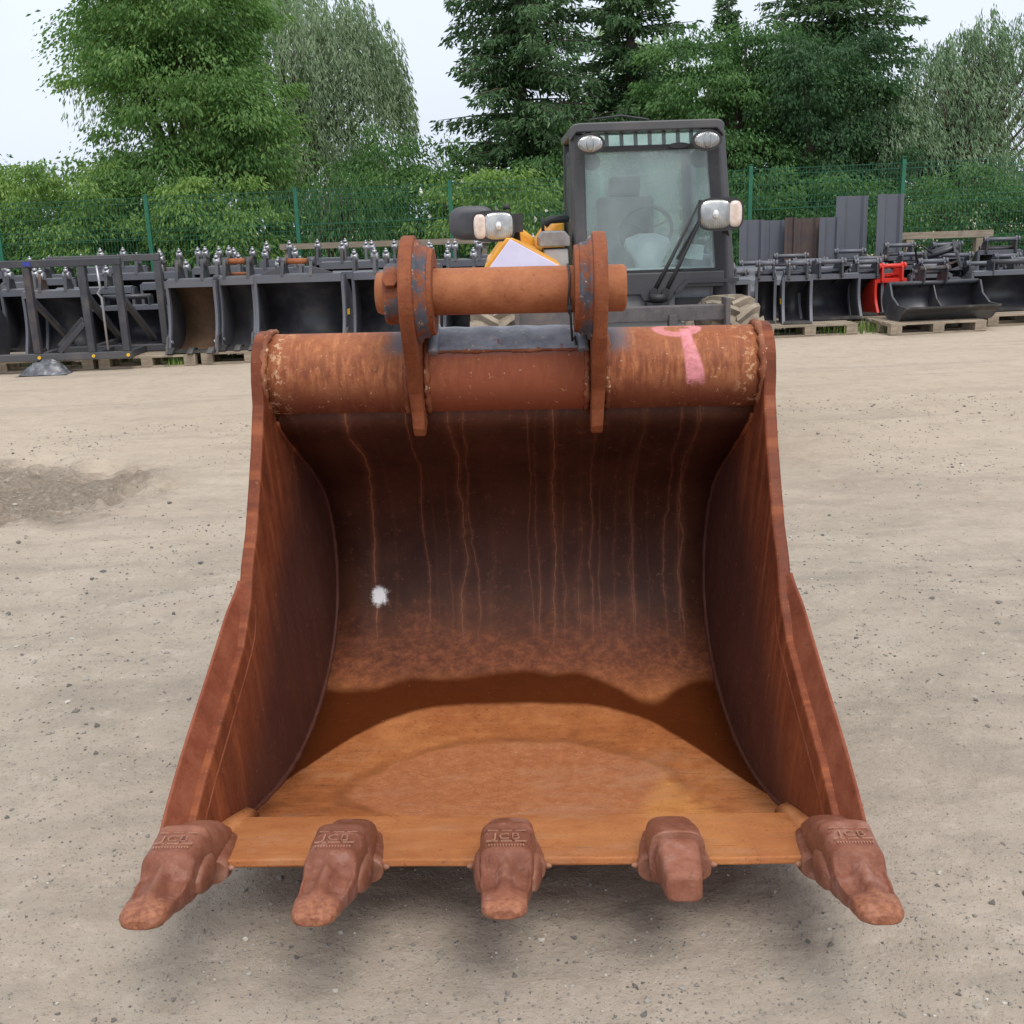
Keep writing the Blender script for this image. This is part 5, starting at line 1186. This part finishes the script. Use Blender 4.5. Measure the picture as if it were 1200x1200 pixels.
willow('low weeping shrub under the willow behind the rear left buckets', -3.2, 21.0, [(-3.1, 21.0, 1.9, 1.3, .9, .9, 1.0)], 260, .6, 1.8, .14, 'lf_mid', name='weeping_shrub', zmin=.1)
broad('bush', 'dark bush in the gap between the willow and the flowering shrub', 'bush', -1.6, 22, [(-1.5, 22, 1.5, 1.4, 1.0, 1.5), (-2.4, 23, 2.4, .9, .8, .9)], 122, 170, .28, 0.095, .42, 'lf_mid', tr=.08)
broad('bush', 'light green elder shrub with white blossoms left of the telehandler cab', 'bush', -.05, 20.6, [(-.05, 20.6, 1.5, .8, .7, 1.1), (.55, 20.5, 1.3, .7, .6, .9), (-.95, 20.9, 1.6, .6, .6, .9)], 122, 170, .24, 0.095, .45, 'lf_light', tr=.06, flowers=70)
spruce('tall dark spruce with drooping side branches, left of the telehandler cab', 0.45, 25.0, 11.2, 2.55, .9, skip=.16, hang=.75)
spruce('dense spruce directly behind the telehandler cab', 3.0, 26.0, 8.7, 2.7, .6, skip=.05)
broad('small_tree', 'small bright green tree between the two left spruces', 'tree', 1.3, 23.4, [(1.3, 23.4, 2.1, .95, .8, 1.3), (.9, 23.2, 1.2, .9, .8, 1.0)], 108, 170, .26, 0.095, .45, 'lf_mid', tr=.08)
broad(BT, 'fresh green lime tree right of the telehandler cab', 'tree', 4.4, 23.2, [(4.45, 23.2, 3.2, 1.4, 1.1, 1.6), (3.9, 23.2, 4.2, 1.0, .8, 1.0), (5.2, 23.3, 4.4, .8, .7, .8), (5.0, 23, 2.0, 1.2, 1.0, 1.5), (3.6, 22.8, 1.6, 1.0, .9, 1.2)], 244, 204, .26, 0.090, .5, 'lf_mid', tr=.14, droop=.9)
broad(BT, 'dark leaved dense tree between the lime and the silver willow', 'tree', 6.6, 23.0, [(6.55, 23, 2.9, 1.45, 1.2, 1.7), (6.1, 22.8, 4.0, 1.0, .9, 1.1), (7.3, 23, 3.9, .8, .8, 1.0), (7.0, 22.7, 1.6, 1.3, 1.0, 1.4), (5.7, 22.4, 1.2, 1.1, .9, 1.1)], 259, 204, .25, 0.090, .5, 'lf_dark', tr=.15, droop=.9)
spruce('tall spruce rising above the dark leaved tree on the right', 8.0, 27.5, 11.0, 2.7, 1.2, skip=.10)
spruce('slim spruce tip far behind between the cab and the right spruce', 6.6, 33, 7.6, 1.0, 1.0)
willow('tall loose silver green willow at the right edge with two leaning plumes', 9.6, 23.5, [(9.2, 23.5, 2.6, 1.7, 1.2, 1.4, 1.0), (10.4, 23.5, 3.4, 1.5, 1.0, 1.4, .7), (9.55, 23.5, 4.3, .6, .6, 1.0, .30), (10.9, 23.5, 4.5, .9, .6, 1.0, .34), (8.2, 23.2, 3.0, .9, .8, 1.2, .5), (8.9, 23.4, 3.9, .8, .7, 1.1, .35), (10.0, 23.4, 4.9, .35, .4, .7, .12)], 520, .4, 1.2, .12, 'lf_silver', lean=(.5, 0), zmin=.1, den=22)
broad('bush', 'light green bush at the right edge behind the coupler', 'bush', 8.7, 20.2, [(8.6, 20.2, 1.1, 1.5, .8, 1.1), (10.2, 20.6, 1.2, 1.3, .8, 1.2)], 136, 170, .25, 0.086, .45, 'lf_mid', tr=.07)
broad('bush', 'dark bush behind the tall trench sheets', 'bush', 6.0, 20.0, [(6.0, 20.0, 1.2, 1.3, .8, 1.1), (4.6, 20.2, 1.1, 1.1, .8, 1.1)], 122, 170, .25, 0.086, .45, 'lf_mid', tr=.07)
broad(BT, 'pale hazy poplar far behind the spruces', 'tree', 5.0, 40, [(4.6, 40, 5.5, 1.4, 1.2, 2.6), (6.2, 41, 5.0, 1.3, 1.2, 2.2)], 150, 50, .4, .2, .5, 'lf_pale', tr=.18)
broad('hedge', 'far hedge closing the view behind the trees', 'hedge', 0, 36, [(-9, 36, 1.2, 5, 1.2, 2.0), (-1, 36, 1.2, 5, 1.2, 1.9), (7, 36, 1.2, 5, 1.2, 2.2), (15, 36, 1.2, 5, 1.2, 2.0), (-17, 36, 1.2, 5, 1.2, 2.0)], 620, 45, .5, .28, .5, 'lf_dark', tr=.1, fill=.1)
